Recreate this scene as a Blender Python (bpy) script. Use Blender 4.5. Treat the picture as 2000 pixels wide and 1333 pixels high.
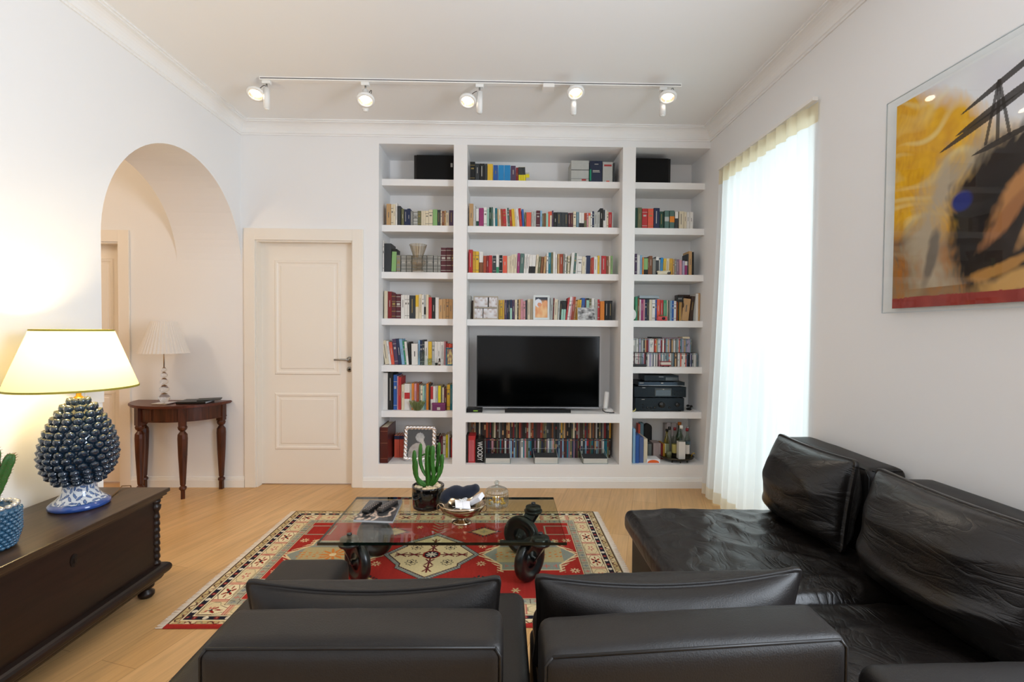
import bpy, bmesh, math, random
from mathutils import Vector, Matrix, noise
for o in list(bpy.data.objects): bpy.data.objects.remove(o, do_unlink=True)
C = bpy.context.scene.collection
PI = math.pi
SC = bpy.context.scene

# ------------------------------------------------------------------ camera
YAW, PITCH, ROLL, FPX, CZ, CD = .0183, .0224, .0080, 953.1, 1.3768, 4.2337
_f = Vector((math.sin(YAW)*math.cos(PITCH), math.cos(YAW)*math.cos(PITCH), -math.sin(PITCH)))
_r = Vector((math.cos(YAW), -math.sin(YAW), 0)); _u = _r.cross(_f)
_c, _s = math.cos(ROLL), math.sin(ROLL)
_r, _u = _c*_r + _s*_u, -_s*_r + _c*_u
CAM = Vector((0, -CD, CZ))
cd = bpy.data.cameras.new('camera'); cam = bpy.data.objects.new('camera', cd); C.objects.link(cam)
cd.sensor_width = 36; cd.lens = FPX/2000*36; cd.clip_start = .02; cd.clip_end = 100
M = Matrix((( _r.x, _u.x, -_f.x, CAM.x), (_r.y, _u.y, -_f.y, CAM.y), (_r.z, _u.z, -_f.z, CAM.z), (0, 0, 0, 1)))
cam.matrix_world = M
SC.camera = cam
def _on(ax, val, x, y):
    d = _f + _r*((x-1000)/FPX) - _u*((y-666.5)/FPX)
    t = (val-CAM[ax])/d[ax]
    return CAM + d*t
def onX(x, y, v): return _on(0, v, x, y)
def onY(x, y, v): return _on(1, v, x, y)
def onZ(x, y, v=0): return _on(2, v, x, y)

# ------------------------------------------------------------------ world, exposure
SC.view_settings.view_transform = 'Standard'; SC.view_settings.look = 'None'
SC.view_settings.gamma = 1; SC.view_settings.use_curve_mapping = False
SC.view_settings.exposure = 0.32
W = bpy.data.worlds.new('sky'); SC.world = W; W.use_nodes = True
W.node_tree.nodes['Background'].inputs[0].default_value = (.80, .90, 1.0, 1)
W.node_tree.nodes['Background'].inputs[1].default_value = 1.2
cy = SC.cycles
cy.max_bounces = 10; cy.diffuse_bounces = 6; cy.glossy_bounces = 4; cy.transmission_bounces = 8; cy.transparent_max_bounces = 12
cy.sample_clamp_indirect = 4; cy.caustics_reflective = False; cy.caustics_refractive = False
try: cy.use_denoising = True
except Exception: pass
def area(name, loc, rot, sx, sy, power, col):
    l = bpy.data.lights.new(name, 'AREA'); l.shape = 'RECTANGLE'; l.size = sx; l.size_y = sy; l.energy = power; l.color = col
    o = bpy.data.objects.new(name, l); o.location = loc; o.rotation_euler = rot; C.objects.link(o); return o
def point(name, loc, power, col, rad=.04):
    l = bpy.data.lights.new(name, 'POINT'); l.energy = power; l.color = col; l.shadow_soft_size = rad
    o = bpy.data.objects.new(name, l); o.location = loc; C.objects.link(o); return o
# daylight through the tall window on the right wall; the other two area lights are added, out of view
area('daylight_window', (2.45, -.88, 1.45), (0, PI/2, 0), 2.5, 1.2, 24, (.90, .94, 1.0))
area('side_fill_light', (1.745, -3.62, 1.80), (0, PI/2, 0), 1.8, 1.25, 80, (.80, .89, 1.0))  # added fill light beside the camera, for the sofa tops and left wall
area('rear_fill_light', (-.7, -6.40, 1.6), (PI/2, 0, 0), 2.4, 2.2, 11, (.88, .93, 1.0))  # added cool fill from behind, the near wall has no window

# ------------------------------------------------------------------ room sizes
XL, XR, H = -2.248, 1.784, 3.124
YN = -6.45                       # wall behind the camera
# ------------------------------------------------------------------ materials
def lin(h):
    h = h.lstrip('#'); v = [int(h[i:i+2], 16)/255 for i in (0, 2, 4)]
    return tuple((c/12.92 if c <= .04045 else ((c+.055)/1.055)**2.4) for c in v) + (1,)
_m = {}
def mat(name, col='#888888', rough=.5, metal=0, spec=.5, coat=0, trans=0, ior=1.45, bump=0, bscale=200, vary=0, nscale=6, emit=None, estr=0, sheen=0):
    if name in _m: return _m[name]
    m = bpy.data.materials.new(name); m.use_nodes = True; _m[name] = m
    n = m.node_tree.nodes; L = m.node_tree.links; b = n['Principled BSDF']
    c = lin(col) if isinstance(col, str) else tuple(col)+(1,)
    b.inputs['Base Color'].default_value = c; b.inputs['Roughness'].default_value = rough
    b.inputs['Metallic'].default_value = metal; b.inputs['Specular IOR Level'].default_value = spec
    b.inputs['Coat Weight'].default_value = coat; b.inputs['Coat Roughness'].default_value = .05
    b.inputs['Transmission Weight'].default_value = trans; b.inputs['IOR'].default_value = ior
    b.inputs['Sheen Weight'].default_value = sheen
    if emit: b.inputs['Emission Color'].default_value = lin(emit); b.inputs['Emission Strength'].default_value = estr
    tc = n.new('ShaderNodeTexCoord')
    nz = n.new('ShaderNodeTexNoise'); nz.inputs['Scale'].default_value = nscale; nz.inputs['Detail'].default_value = 4
    L.new(tc.outputs['Object'], nz.inputs['Vector'])
    if vary:
        mx = n.new('ShaderNodeHueSaturation'); mx.inputs['Color'].default_value = c
        mr = n.new('ShaderNodeMapRange'); mr.inputs[3].default_value = 1-vary; mr.inputs[4].default_value = 1+vary
        L.new(nz.outputs['Fac'], mr.inputs[0]); L.new(mr.outputs[0], mx.inputs['Value']); L.new(mx.outputs[0], b.inputs['Base Color'])
    if bump:
        n2 = n.new('ShaderNodeTexNoise'); n2.inputs['Scale'].default_value = bscale; n2.inputs['Detail'].default_value = 3
        L.new(tc.outputs['Object'], n2.inputs['Vector'])
        bp = n.new('ShaderNodeBump'); bp.inputs['Strength'].default_value = bump; bp.inputs['Distance'].default_value = .002
        L.new(n2.outputs['Fac'], bp.inputs['Height']); L.new(bp.outputs[0], b.inputs['Normal'])
    return m
def colmat(name, rough=.9, coat=0, spec=.3, bump=0, bscale=900):
    m = mat(name, '#808080', rough, coat=coat, spec=spec, bump=bump, bscale=bscale)
    a = m.node_tree.nodes.new('ShaderNodeAttribute'); a.attribute_name = 'Col'
    m.node_tree.links.new(a.outputs['Color'], m.node_tree.nodes['Principled BSDF'].inputs['Base Color'])
    return m
def schlick(n, L, f0=.045):
    lw = n.new('ShaderNodeLayerWeight'); lw.inputs[0].default_value = .5
    pw = n.new('ShaderNodeMath'); pw.operation = 'POWER'; pw.inputs[1].default_value = 5
    ma = n.new('ShaderNodeMath'); ma.operation = 'MULTIPLY_ADD'; ma.inputs[1].default_value = 1-f0; ma.inputs[2].default_value = f0
    L.new(lw.outputs['Facing'], pw.inputs[0]); L.new(pw.outputs[0], ma.inputs[0]); return ma.outputs[0]
def mixmat(name, kind, col, fac=.5, rough=.5, f0=.045):
    """translucent cloth / clear pane"""
    if name in _m: return _m[name]
    m = bpy.data.materials.new(name); m.use_nodes = True; _m[name] = m
    n = m.node_tree.nodes; L = m.node_tree.links
    for x in list(n): n.remove(x)
    out = n.new('ShaderNodeOutputMaterial'); mx = n.new('ShaderNodeMixShader'); mx.inputs[0].default_value = fac
    if kind == 'cloth':
        a = n.new('ShaderNodeBsdfDiffuse'); b = n.new('ShaderNodeBsdfTranslucent')
        a.inputs[0].default_value = lin(col); b.inputs[0].default_value = lin(col)
    elif kind == 'sheer':
        a = n.new('ShaderNodeBsdfTranslucent'); b = n.new('ShaderNodeBsdfDiffuse')
        a.inputs[0].default_value = lin(col); b.inputs[0].default_value = lin(col)
        t = n.new('ShaderNodeBsdfTransparent'); m2 = n.new('ShaderNodeMixShader'); m2.inputs[0].default_value = .03
        L.new(a.outputs[0], mx.inputs[1]); L.new(b.outputs[0], mx.inputs[2]); L.new(mx.outputs[0], m2.inputs[1]); L.new(t.outputs[0], m2.inputs[2])
        L.new(m2.outputs[0], out.inputs[0]); return m
    else:
        a = n.new('ShaderNodeBsdfTransparent'); a.inputs[0].default_value = lin(col)
        b = n.new('ShaderNodeBsdfGlossy'); b.inputs['Roughness'].default_value = rough
        L.new(schlick(n, L, f0), mx.inputs[0])
    L.new(a.outputs[0], mx.inputs[1]); L.new(b.outputs[0], mx.inputs[2]); L.new(mx.outputs[0], out.inputs[0])
    return m

wallm = mat('wall_paint', '#F0F0F0', .85, spec=.2, bump=.05, bscale=60)
hallm = mat('hall_paint', '#EEE6DA', .85, spec=.2, bump=.05, bscale=60)
ceilm = mat('ceiling_paint', '#F3F3F2', .9, spec=.2)
trimm = mat('white_lacquer', '#F1EFEB', .45, spec=.4)
doorm = mat('ivory_door_lacquer', '#F0E9DE', .42, spec=.4)
shelfm = mat('white_plaster', '#F2F0EE', .6, spec=.3)
chrome = mat('chrome', '#D8D8D8', .12, metal=1)
steel = mat('brushed_steel', '#A8A8A6', .3, metal=1)
black = mat('black_plastic', '#0C0C0D', .35)
leather = mat('dark_brown_leather', '#120E0C', .48, spec=.45, bump=.3, bscale=260, vary=.12, nscale=9)
def wrinkled(name, sc=7, st=.30, dist=.010, stretch=(1, .55, 1)):
    m = mat(name, '#120E0C', .33, spec=.55, vary=.12, nscale=9); n = m.node_tree.nodes; L = m.node_tree.links
    tc = n.new('ShaderNodeTexCoord'); mp = n.new('ShaderNodeMapping'); mp.inputs['Scale'].default_value = stretch
    nz = n.new('ShaderNodeTexNoise'); nz.inputs['Scale'].default_value = sc; nz.inputs['Detail'].default_value = 3; nz.inputs['Distortion'].default_value = 1.3
    a = n.new('ShaderNodeMath'); a.operation = 'SUBTRACT'; a.inputs[1].default_value = .5
    b = n.new('ShaderNodeMath'); b.operation = 'ABSOLUTE'
    c = n.new('ShaderNodeMath'); c.operation = 'POWER'; c.inputs[1].default_value = .55
    g = n.new('ShaderNodeTexNoise'); g.inputs['Scale'].default_value = 260
    bp = n.new('ShaderNodeBump'); bp.inputs['Strength'].default_value = st; bp.inputs['Distance'].default_value = dist
    b2 = n.new('ShaderNodeBump'); b2.inputs['Strength'].default_value = .25; b2.inputs['Distance'].default_value = .002
    L.new(tc.outputs['Object'], mp.inputs[0]); L.new(mp.outputs[0], nz.inputs['Vector']); L.new(nz.outputs['Fac'], a.inputs[0]); L.new(a.outputs[0], b.inputs[0]); L.new(b.outputs[0], c.inputs[0])
    L.new(c.outputs[0], bp.inputs['Height']); L.new(tc.outputs['Object'], g.inputs['Vector']); L.new(g.outputs['Fac'], b2.inputs['Height']); L.new(bp.outputs[0], b2.inputs['Normal'])
    L.new(b2.outputs[0], n['Principled BSDF'].inputs['Normal']); return m
leather_w = wrinkled('creased_leather', 8, .5, .010, (1, .6, 1))
leather_c = wrinkled('folded_leather', 4.5, .35, .010, (1, 1, 3.2))
leather2 = mat('dark_leather_seam', '#0E0B0A', .5)
clear = mixmat('clear_glass', 'pane', '#F4FAF7', rough=.02)

def woodmat(name, c1, c2, rough=.4, axis=0, sc=6, bump=.15):
    m = mat(name, c1, rough); n = m.node_tree.nodes; L = m.node_tree.links; b = n['Principled BSDF']
    tc = n.new('ShaderNodeTexCoord'); mp = n.new('ShaderNodeMapping')
    s = [sc*6]*3; s[axis] = sc*.5; mp.inputs['Scale'].default_value = s
    nz = n.new('ShaderNodeTexNoise'); nz.inputs['Scale'].default_value = 1; nz.inputs['Detail'].default_value = 6; nz.inputs['Distortion'].default_value = .6
    cr = n.new('ShaderNodeValToRGB'); cr.color_ramp.elements[0].position = .3; cr.color_ramp.elements[1].position = .7
    cr.color_ramp.elements[0].color = lin(c1); cr.color_ramp.elements[1].color = lin(c2)
    bp = n.new('ShaderNodeBump'); bp.inputs['Strength'].default_value = bump; bp.inputs['Distance'].default_value = .002
    L.new(tc.outputs['Object'], mp.inputs[0]); L.new(mp.outputs[0], nz.inputs['Vector']); L.new(nz.outputs['Fac'], cr.inputs[0])
    L.new(cr.outputs[0], b.inputs['Base Color']); L.new(nz.outputs['Fac'], bp.inputs['Height']); L.new(bp.outputs[0], b.inputs['Normal'])
    return m
walnut = woodmat('worn_walnut', '#331509', '#5A2C16', .35, 2, 9)
walnut_h = woodmat('worn_walnut_top', '#42190D', '#6A3320', .32, 0, 8)
ebony = woodmat('dark_chest_wood', '#140C08', '#251610', .38, 1, 7, .3)
ebony_top = woodmat('dark_chest_top_wood', '#2A1D14', '#4C3A28', .30, 1, 6, .25)

def floormat():
    m = mat('oak_planks', '#C99A5E', .34, spec=.45); n = m.node_tree.nodes; L = m.node_tree.links; b = n['Principled BSDF']
    tc = n.new('ShaderNodeTexCoord'); mp = n.new('ShaderNodeMapping'); mp.inputs['Rotation'].default_value = (0, 0, math.radians(-73))
    L.new(tc.outputs['Object'], mp.inputs[0])
    br = n.new('ShaderNodeTexBrick'); br.offset = .37; br.inputs['Scale'].default_value = 1
    br.inputs['Brick Width'].default_value = 1.9; br.inputs['Row Height'].default_value = .185
    br.inputs['Mortar Size'].default_value = .0012; br.inputs['Mortar Smooth'].default_value = .3
    br.inputs['Color1'].default_value = lin('#D4AA76'); br.inputs['Color2'].default_value = lin('#C89C66'); br.inputs['Mortar'].default_value = lin('#A07848')
    L.new(mp.outputs[0], br.inputs[0])
    m2 = n.new('ShaderNodeMapping'); m2.inputs['Scale'].default_value = (1.6, 26, 1); L.new(mp.outputs[0], m2.inputs[0])
    nz = n.new('ShaderNodeTexNoise'); nz.inputs['Scale'].default_value = 1.4; nz.inputs['Detail'].default_value = 7; nz.inputs['Distortion'].default_value = .9
    L.new(m2.outputs[0], nz.inputs['Vector'])
    mr = n.new('ShaderNodeMapRange'); mr.inputs[1].default_value = .3; mr.inputs[2].default_value = .7; mr.inputs[3].default_value = .86; mr.inputs[4].default_value = 1.1
    L.new(nz.outputs['Fac'], mr.inputs[0])
    hs = n.new('ShaderNodeHueSaturation'); L.new(br.outputs['Color'], hs.inputs['Color']); L.new(mr.outputs[0], hs.inputs['Value'])
    L.new(hs.outputs[0], b.inputs['Base Color'])
    bp = n.new('ShaderNodeBump'); bp.inputs['Strength'].default_value = .08; bp.inputs['Distance'].default_value = .001
    L.new(nz.outputs['Fac'], bp.inputs['Height']); L.new(bp.outputs[0], b.inputs['Normal'])
    return m

# ------------------------------------------------------------------ mesh helpers
class MB:
    """collects shapes in world coordinates, then becomes ONE mesh object"""
    def __init__(s): s.v = []; s.f = []; s.m = []; s.sm = []
    def add(s, vs, fs, mi=0, smooth=False):
        k = len(s.v); s.v += [tuple(v) for v in vs]
        for f in fs: s.f.append(tuple(i+k for i in f)); s.m.append(mi); s.sm.append(smooth)
        return s
    def box(s, x0, x1, y0, y1, z0, z1, mi=0, bev=0):
        if bev:
            bm = bmesh.new(); bmesh.ops.create_cube(bm, size=1)
            for v in bm.verts: v.co = Vector(((x0+x1)/2+v.co.x*(x1-x0), (y0+y1)/2+v.co.y*(y1-y0), (z0+z1)/2+v.co.z*(z1-z0)))
            bmesh.ops.bevel(bm, geom=bm.edges[:], offset=bev, segments=2, affect='EDGES', profile=.5)
            bm.verts.ensure_lookup_table()
            s.add([v.co[:] for v in bm.verts], [[v.index for v in f.verts] for f in bm.faces], mi, False); bm.free(); return s
        vs = [(x, y, z) for x in (x0, x1) for y in (y0, y1) for z in (z0, z1)]
        return s.add(vs, [(0,1,3,2),(4,6,7,5),(0,4,5,1),(2,3,7,6),(0,2,6,4),(1,5,7,3)], mi)
    def lathe(s, cx, cy, prof, n=32, mi=0, smooth=True, cap=True, sx=1, sy=1, ang=0, full=2*PI):
        vs = []; fs = []; k = len(prof); cl = abs(full-2*PI) < 1e-6; nn = n if cl else n+1
        for i in range(nn):
            a = ang+full*i/n
            for r, z in prof: vs.append((cx+math.cos(a)*r*sx, cy+math.sin(a)*r*sy, z))
        for i in range(n):
            j = (i+1) % nn
            for q in range(k-1): fs.append((i*k+q, j*k+q, j*k+q+1, i*k+q+1))
        s.add(vs, fs, mi, smooth)
        if cap and cl:
            if prof[0][0] > 1e-5: s.add([vs[i*k] for i in range(n)], [tuple(range(n))[::-1]], mi)
            if prof[-1][0] > 1e-5: s.add([vs[i*k+k-1] for i in range(n)], [tuple(range(n))], mi)
        return s
    def tube(s, pts, r, n=8, mi=0, closed=False, smooth=True, ribs=0, rib=0.0):
        pts = [Vector(p) for p in pts]; N = len(pts); rs = r if isinstance(r, (list, tuple)) else [r]*N
        vs = []; fs = []; up = None
        for i, p in enumerate(pts):
            a = pts[(i-1) % N] if (closed or i) else p; b = pts[(i+1) % N] if (closed or i < N-1) else p
            t = (b-a).normalized()
            if up is None: up = Vector((0, 0, 1)) if abs(t.z) < .9 else Vector((1, 0, 0))
            x = t.cross(up).normalized(); y = x.cross(t).normalized(); up = y
            for q in range(n):
                an = 2*PI*q/n; rr = rs[i]*(1+(rib*math.cos(ribs*an) if ribs else 0))
                vs.append(p+x*math.cos(an)*rr+y*math.sin(an)*rr)
        for i in range(N if closed else N-1):
            j = (i+1) % N
            for q in range(n): w = (q+1) % n; fs.append((i*n+q, i*n+w, j*n+w, j*n+q))
        if not closed: fs.append(tuple(range(n))[::-1]); fs.append(tuple((N-1)*n+q for q in range(n)))
        return s.add(vs, fs, mi, smooth)
    def cyl(s, p, q, r, n=16, mi=0, r2=None, smooth=True): return s.tube([p, q], [r, r if r2 is None else r2], n, mi, smooth=smooth)
    def prism(s, poly, axis, a, b, mi=0):
        """poly: 2D outline in the two other axes (cyclic order), extruded along axis from a to b"""
        n = len(poly)
        def P(p, t):
            if axis == 0: return (t, p[0], p[1])
            if axis == 1: return (p[0], t, p[1])
            return (p[0], p[1], t)
        vs = [P(p, a) for p in poly]+[P(p, b) for p in poly]
        fs = [tuple(range(n)), tuple(range(n, 2*n))[::-1]]+[(i, i+n, (i+1) % n+n, (i+1) % n) for i in range(n)]
        return s.add(vs, fs, mi)
    def ball(s, c, r, n=12, mi=0, sc=(1, 1, 1)):
        vs = []; fs = []; h = n//2
        for i in range(h+1):
            t = PI*i/h
            for j in range(n):
                a = 2*PI*j/n; vs.append((c[0]+r*sc[0]*math.sin(t)*math.cos(a), c[1]+r*sc[1]*math.sin(t)*math.sin(a), c[2]+r*sc[2]*math.cos(t)))
        for i in range(h):
            for j in range(n): w = (j+1) % n; fs.append((i*n+j, (i+1)*n+j, (i+1)*n+w, i*n+w))
        return s.add(vs, fs, mi, True)
    def sweep(s, prof, path, mi=0, closed=False):
        """prof: (out, z) offsets; path: list of (x, y, nx, ny) with the outward direction, swept in plan"""
        k = len(prof); vs = []; fs = []
        for x, y, nx, ny in path:
            for o_, z in prof: vs.append((x+nx*o_, y+ny*o_, z))
        for i in range(len(path)-1):
            for q in range(k-1): fs.append((i*k+q, (i+1)*k+q, (i+1)*k+q+1, i*k+q+1))
        fs.append(tuple(range(k))); fs.append(tuple((len(path)-1)*k+q for q in range(k))[::-1])
        return s.add(vs, fs, mi)
    def soft(s, dim, r, n=(24, 24, 10), bulge=(0, 0, 0), deform=None, T=None, mi=0):
        """upholstered block of half sizes dim, corner radius r, centre at 0, swelling by bulge on each pair of faces"""
        def grid(k): return [-math.cos(PI*i/k) * .5 + (-1+2*i/k)*.5 for i in range(k+1)]
        idx = {}; vs = []; fs = []
        G = [grid(n[0]), grid(n[1]), grid(n[2])]
        def V(i, j, k):
            if (i, j, k) in idx: return idx[(i, j, k)]
            u = (G[0][i], G[1][j], G[2][k]); p = Vector([u[a]*dim[a] for a in range(3)])
            q = Vector([max(-(dim[a]-r), min(dim[a]-r, p[a])) for a in range(3)])
            d = p-q
            if d.length > 1e-9:
                d = d.normalized()*r; p = q+d
            for a in range(3):
                if bulge[a]:
                    b, c = [x for x in range(3) if x != a]
                    p[a] += math.copysign(1, u[a])*bulge[a]*(1-u[b]**2)*(1-u[c]**2)*min(1, abs(u[a])*1.2)
            if deform: p = deform(p, u)
            if T: p = T @ p
            idx[(i, j, k)] = len(vs); vs.append(p); return idx[(i, j, k)]
        a, b, c = n
        for k0, fl in ((0, 1), (c, 0)):
            for i in range(a):
                for j in range(b):
                    f = [V(i, j, k0), V(i+1, j, k0), V(i+1, j+1, k0), V(i, j+1, k0)]; fs.append(tuple(f[::-1] if fl else f))
        for j0, fl in ((0, 0), (b, 1)):
            for i in range(a):
                for k in range(c):
                    f = [V(i, j0, k), V(i+1, j0, k), V(i+1, j0, k+1), V(i, j0, k+1)]; fs.append(tuple(f[::-1] if fl else f))
        for i0, fl in ((0, 1), (a, 0)):
            for j in range(b):
                for k in range(c):
                    f = [V(i0, j, k), V(i0, j+1, k), V(i0, j+1, k+1), V(i0, j, k+1)]; fs.append(tuple(f[::-1] if fl else f))
        return s.add(vs, fs, mi, True)
    def build(s, name, mats, parent=None, origin=None, rot=None):
        if not isinstance(mats, (list, tuple)): mats = [mats]
        og = Vector(origin) if origin is not None else (Vector(parent['_o']) if parent is not None and '_o' in parent else Vector((0, 0, 0)))
        me = bpy.data.meshes.new(name)
        me.from_pydata([tuple(Vector(v)-og) for v in s.v], [], s.f)
        for m in mats: me.materials.append(m)
        me.polygons.foreach_set('material_index', s.m); me.polygons.foreach_set('use_smooth', s.sm)
        me.update()
        o = bpy.data.objects.new(name, me); C.objects.link(o)
        if parent is not None: o.parent = parent; o['_o'] = tuple(og)
        else: o.location = og; o['_o'] = tuple(og)
        if rot: o.rotation_euler = rot
        return o
def tag(o, label=None, cat=None, group=None, kind=None):
    if label: o['label'] = label
    if cat: o['category'] = cat
    if group: o['group'] = group
    if kind: o['kind'] = kind
    return o
def thing(name, label, cat, loc=(0, 0, 0), group=None, rot=None):
    o = bpy.data.objects.new(name, None); o.empty_display_size = .05; C.objects.link(o); o.location = loc; o['_o'] = tuple(loc)
    if rot: o.rotation_euler = rot
    return tag(o, label, cat, group)
def struct(o): o['kind'] = 'structure'; return o
def painted(name, nx, ny, P, colf, m, parent=None, origin=None):
    """a gridded panel coloured point by point; P(u,v) -> world point, colf(u,v) -> (r,g,b) hex or linear"""
    vs = [P(i/nx, j/ny) for j in range(ny+1) for i in range(nx+1)]
    fs = [(j*(nx+1)+i, j*(nx+1)+i+1, (j+1)*(nx+1)+i+1, (j+1)*(nx+1)+i) for j in range(ny) for i in range(nx)]
    b = MB().add(vs, fs); o = b.build(name, m, parent, origin)
    at = o.data.color_attributes.new('Col', 'FLOAT_COLOR', 'POINT'); buf = []
    for j in range(ny+1):
        for i in range(nx+1): buf += list(colf(i/nx, j/ny))
    at.data.foreach_set('color', buf); return o
def copy_tree(o, parent=None):
    c = o.copy(); C.objects.link(c)
    if parent: c.parent = parent
    for ch in [x for x in o.children]: copy_tree(ch, c)
    return c
# ================================================================== ROOM SHELL
struct(MB().box(-4.7, XR+.4, YN-.1, .6, -.06, 0).build('floor', floormat()))
struct(MB().box(XL-.56, XR+.36, YN-.1, .5, H, H+.1).build('ceiling', ceilm))
struct(MB().box(-4.7, XL-.54, -3.1, .5, H-.12, H).build('ceiling_hall', hallm))
# back wall: left of the bookcase, with the door openings of the room and of the hall
DX0, DX1, DZ = -2.125, -1.297, 2.13
b = MB()
b.box(DX1, -1.075, 0, .5, 0, H); b.box(XL, DX0, 0, .5, 0, H); b.box(DX0, DX1, 0, .5, DZ, H)
b.box(-1.075, XR, 0, .5, 2.965, H)
struct(b.build('wall_back', wallm))
b = MB(); b.box(-3.277, XL, 0, .5, 0, H); b.box(-4.10, -3.277, 0, .5, DZ, H); b.box(-4.7, -4.10, 0, .5, 0, H)
struct(b.build('wall_back_hall', wallm))
struct(MB().box(-4.8, -4.7, -3.1, .5, 0, H).build('wall_hall_left', hallm))
struct(MB().box(-4.7, XL-.54, -3.2, -3.1, 0, H).build('wall_hall_near', hallm))
# left wall with the arched passage, 54 cm thick
AC, AR, AZ = -.729, .729, 1.895
b = MB(); TH = .54; n = 40
b.box(XL-TH, XL, YN, AC-AR, 0, H)
ys = [AC-AR*math.cos(PI*i/n) for i in range(n+1)]; zs = [AZ+AR*math.sin(PI*i/n) for i in range(n+1)]
for i in range(n):
    b.add([(XL, ys[i], zs[i]), (XL, ys[i+1], zs[i+1]), (XL, ys[i+1], H), (XL, ys[i], H)], [(0, 1, 2, 3)])
    b.add([(XL-TH, ys[i], zs[i]), (XL-TH, ys[i+1], zs[i+1]), (XL-TH, ys[i+1], H), (XL-TH, ys[i], H)], [(3, 2, 1, 0)])
    b.add([(XL, ys[i], zs[i]), (XL, ys[i+1], zs[i+1]), (XL-TH, ys[i+1], zs[i+1]), (XL-TH, ys[i], zs[i])], [(3, 2, 1, 0)], 0, True)
struct(b.build('wall_left', wallm))
# right wall with the tall window opening, closed behind the added window frame
WY0, WY1, WZ = -1.44, -.33, 2.62
b = MB()
b.box(XR, XR+.34, WY1, .5, 0, H); b.box(XR, XR+.34, WY0, WY1, WZ, H); b.box(XR, XR+.34, YN, WY0, 0, H)
struct(b.build('wall_right', wallm))
struct(MB().box(XL-TH, XR+.34, YN-.1, YN, 0, H).build('wall_near', wallm))
# window: french casement at the outer side of the opening
w = thing('window_1', None, None, (XR+.28, (WY0+WY1)/2, 0)); struct(w)
b = MB(); X0, X1 = XR+.24, XR+.30
for y0, y1 in ((WY0, WY0+.07), (WY1-.07, WY1), ((WY0+WY1)/2-.06, (WY0+WY1)/2+.06)): b.box(X0, X1, y0, y1, 0, WZ)
for z0, z1 in ((0, .16), (.85, .92), (WZ-.08, WZ)): b.box(X0+.004, X1-.004, WY0, WY1, z0, z1)
b.build('window_frame', trimm, w)
MB().box(XR+.268, XR+.274, WY0+.06, WY1-.06, .16, WZ-.08).build('window_pane', clear, w)
w = thing('window_added', None, None, (XR, -3.62, 0)); struct(w)  # unseen frame added around the side fill light, the wall behind is solid
b = MB()
for y0, y1 in ((-4.30, -4.24), (-3.00, -2.94), (-3.65, -3.59)): b.box(XR-.03, XR-.001, y0, y1, .75, 2.75)
for z0, z1 in ((.75, .80), (2.70, 2.75)): b.box(XR-.03, XR-.001, -4.30, -2.94, z0, z1)
b.build('window_frame', trimm, w)

# cove moulding round the ceiling
def cove(z0=H):
    p = [(0, z0-.104), (.010, z0-.104), (.010, z0-.092), (.018, z0-.088)]
    for i in range(7):
        a = PI/2*i/6; p.append((.018+.062*(1-math.cos(a)), z0-.088+.07*math.sin(a)))
    p += [(.086, z0-.018), (.086, z0-.010), (.100, z0-.010), (.100, z0+.01), (0, z0+.01)]
    return p
def run(name, prof, pts, m):
    b = MB(); b.sweep(prof, pts, 0); return struct(b.build(name, m))
q = 1.0
run('trim_cornice_back', cove(), [(XL, 0, 1, -1), (XR, 0, -1, -1)], ceilm)
run('trim_cornice_left', cove(), [(XL, YN, 1, 1), (XL, 0, 1, -1)], ceilm)
run('trim_cornice_right', cove(), [(XR, 0, -1, -1), (XR, YN, -1, 1)], ceilm)
# baseboards
bp = [(0, 0), (.016, 0), (.016, .062), (.012, .066), (.012, .074), (.009, .078), (.007, .088), (0, .090)]
run('baseboard_back', bp, [(-1.205, 0, 0, -1), (XR, 0, -1, -1)], trimm)
run('baseboard_corner', bp, [(XL, 0, 0, -1), (-2.222, 0, 0, -1)], trimm)
run('baseboard_hall', bp, [(-3.185, 0, 0, -1), (XL, 0, 0, -1)], trimm)
run('baseboard_right', bp, [(XR, 0, -1, -1), (XR, WY1, -1, 0)], trimm)
run('baseboard_right_near', bp, [(XR, WY0, -1, 0), (XR, YN, -1, 0)], trimm)
run('baseboard_left', bp, [(XL, YN, 1, 0), (XL, AC-AR, 1, 0)], trimm)

# doors
def door(nm, x0, x1, zt, yl, label):
    d = thing(nm, None, None, ((x0+x1)/2, 0, 0)); struct(d)
    b = MB()
    for a, c in ((x0-.093, x0), (x1, x1+.093)): b.box(a, c, -.018, 0, 0, zt+.10, 0, .003)
    b.box(x0-.001, x1+.001, -.017, 0, zt, zt+.0995, 0, .003)
    b.box(x0, x0+.012, 0, yl, 0, zt); b.box(x1-.012, x1, 0, yl, 0, zt); b.box(x0+.012, x1-.012, 0, yl, zt-.012, zt)
    b.build('door_casing', doorm, d)
    b = MB(); X0, X1 = x0+.012, x1-.012; b.box(X0, X1, yl, yl+.045, .008, zt-.012)
    leaf = b.build('door_leaf', doorm, d)
    for z0, z1 in ((.31, .81), (.97, 1.975)):
        pb = MB(); a0, a1 = X0+.115, X1-.115
        prof = [(0, 0), (.008, .009), (.022, .009), (.034, .002), (.05, .002), (.058, .007)]
        loops = []
        for off, h in prof: loops.append([(a0+off, yl-h, z0+off), (a1-off, yl-h, z0+off), (a1-off, yl-h, z1-off), (a0+off, yl-h, z1-off)])
        vs = [v for l in loops for v in l]; fs = []
        for i in range(len(prof)-1):
            for j in range(4): k = (j+1) % 4; fs.append((i*4+j, i*4+k, i*4+4+k, i*4+4+j))
        e = (len(prof)-1)*4; fs.append((e, e+1, e+2, e+3)); pb.add(vs, fs); pb.build('door_panel', doorm, leaf)
    return d, leaf
d, leaf = door('door_1', DX0, DX1, DZ, .075, '')
b = MB(); b.cyl((-1.345, .073, 1.106), (-1.345, .062, 1.106), .026, 24); b.cyl((-1.345, .062, 1.106), (-1.345, .02, 1.106), .009)
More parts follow.
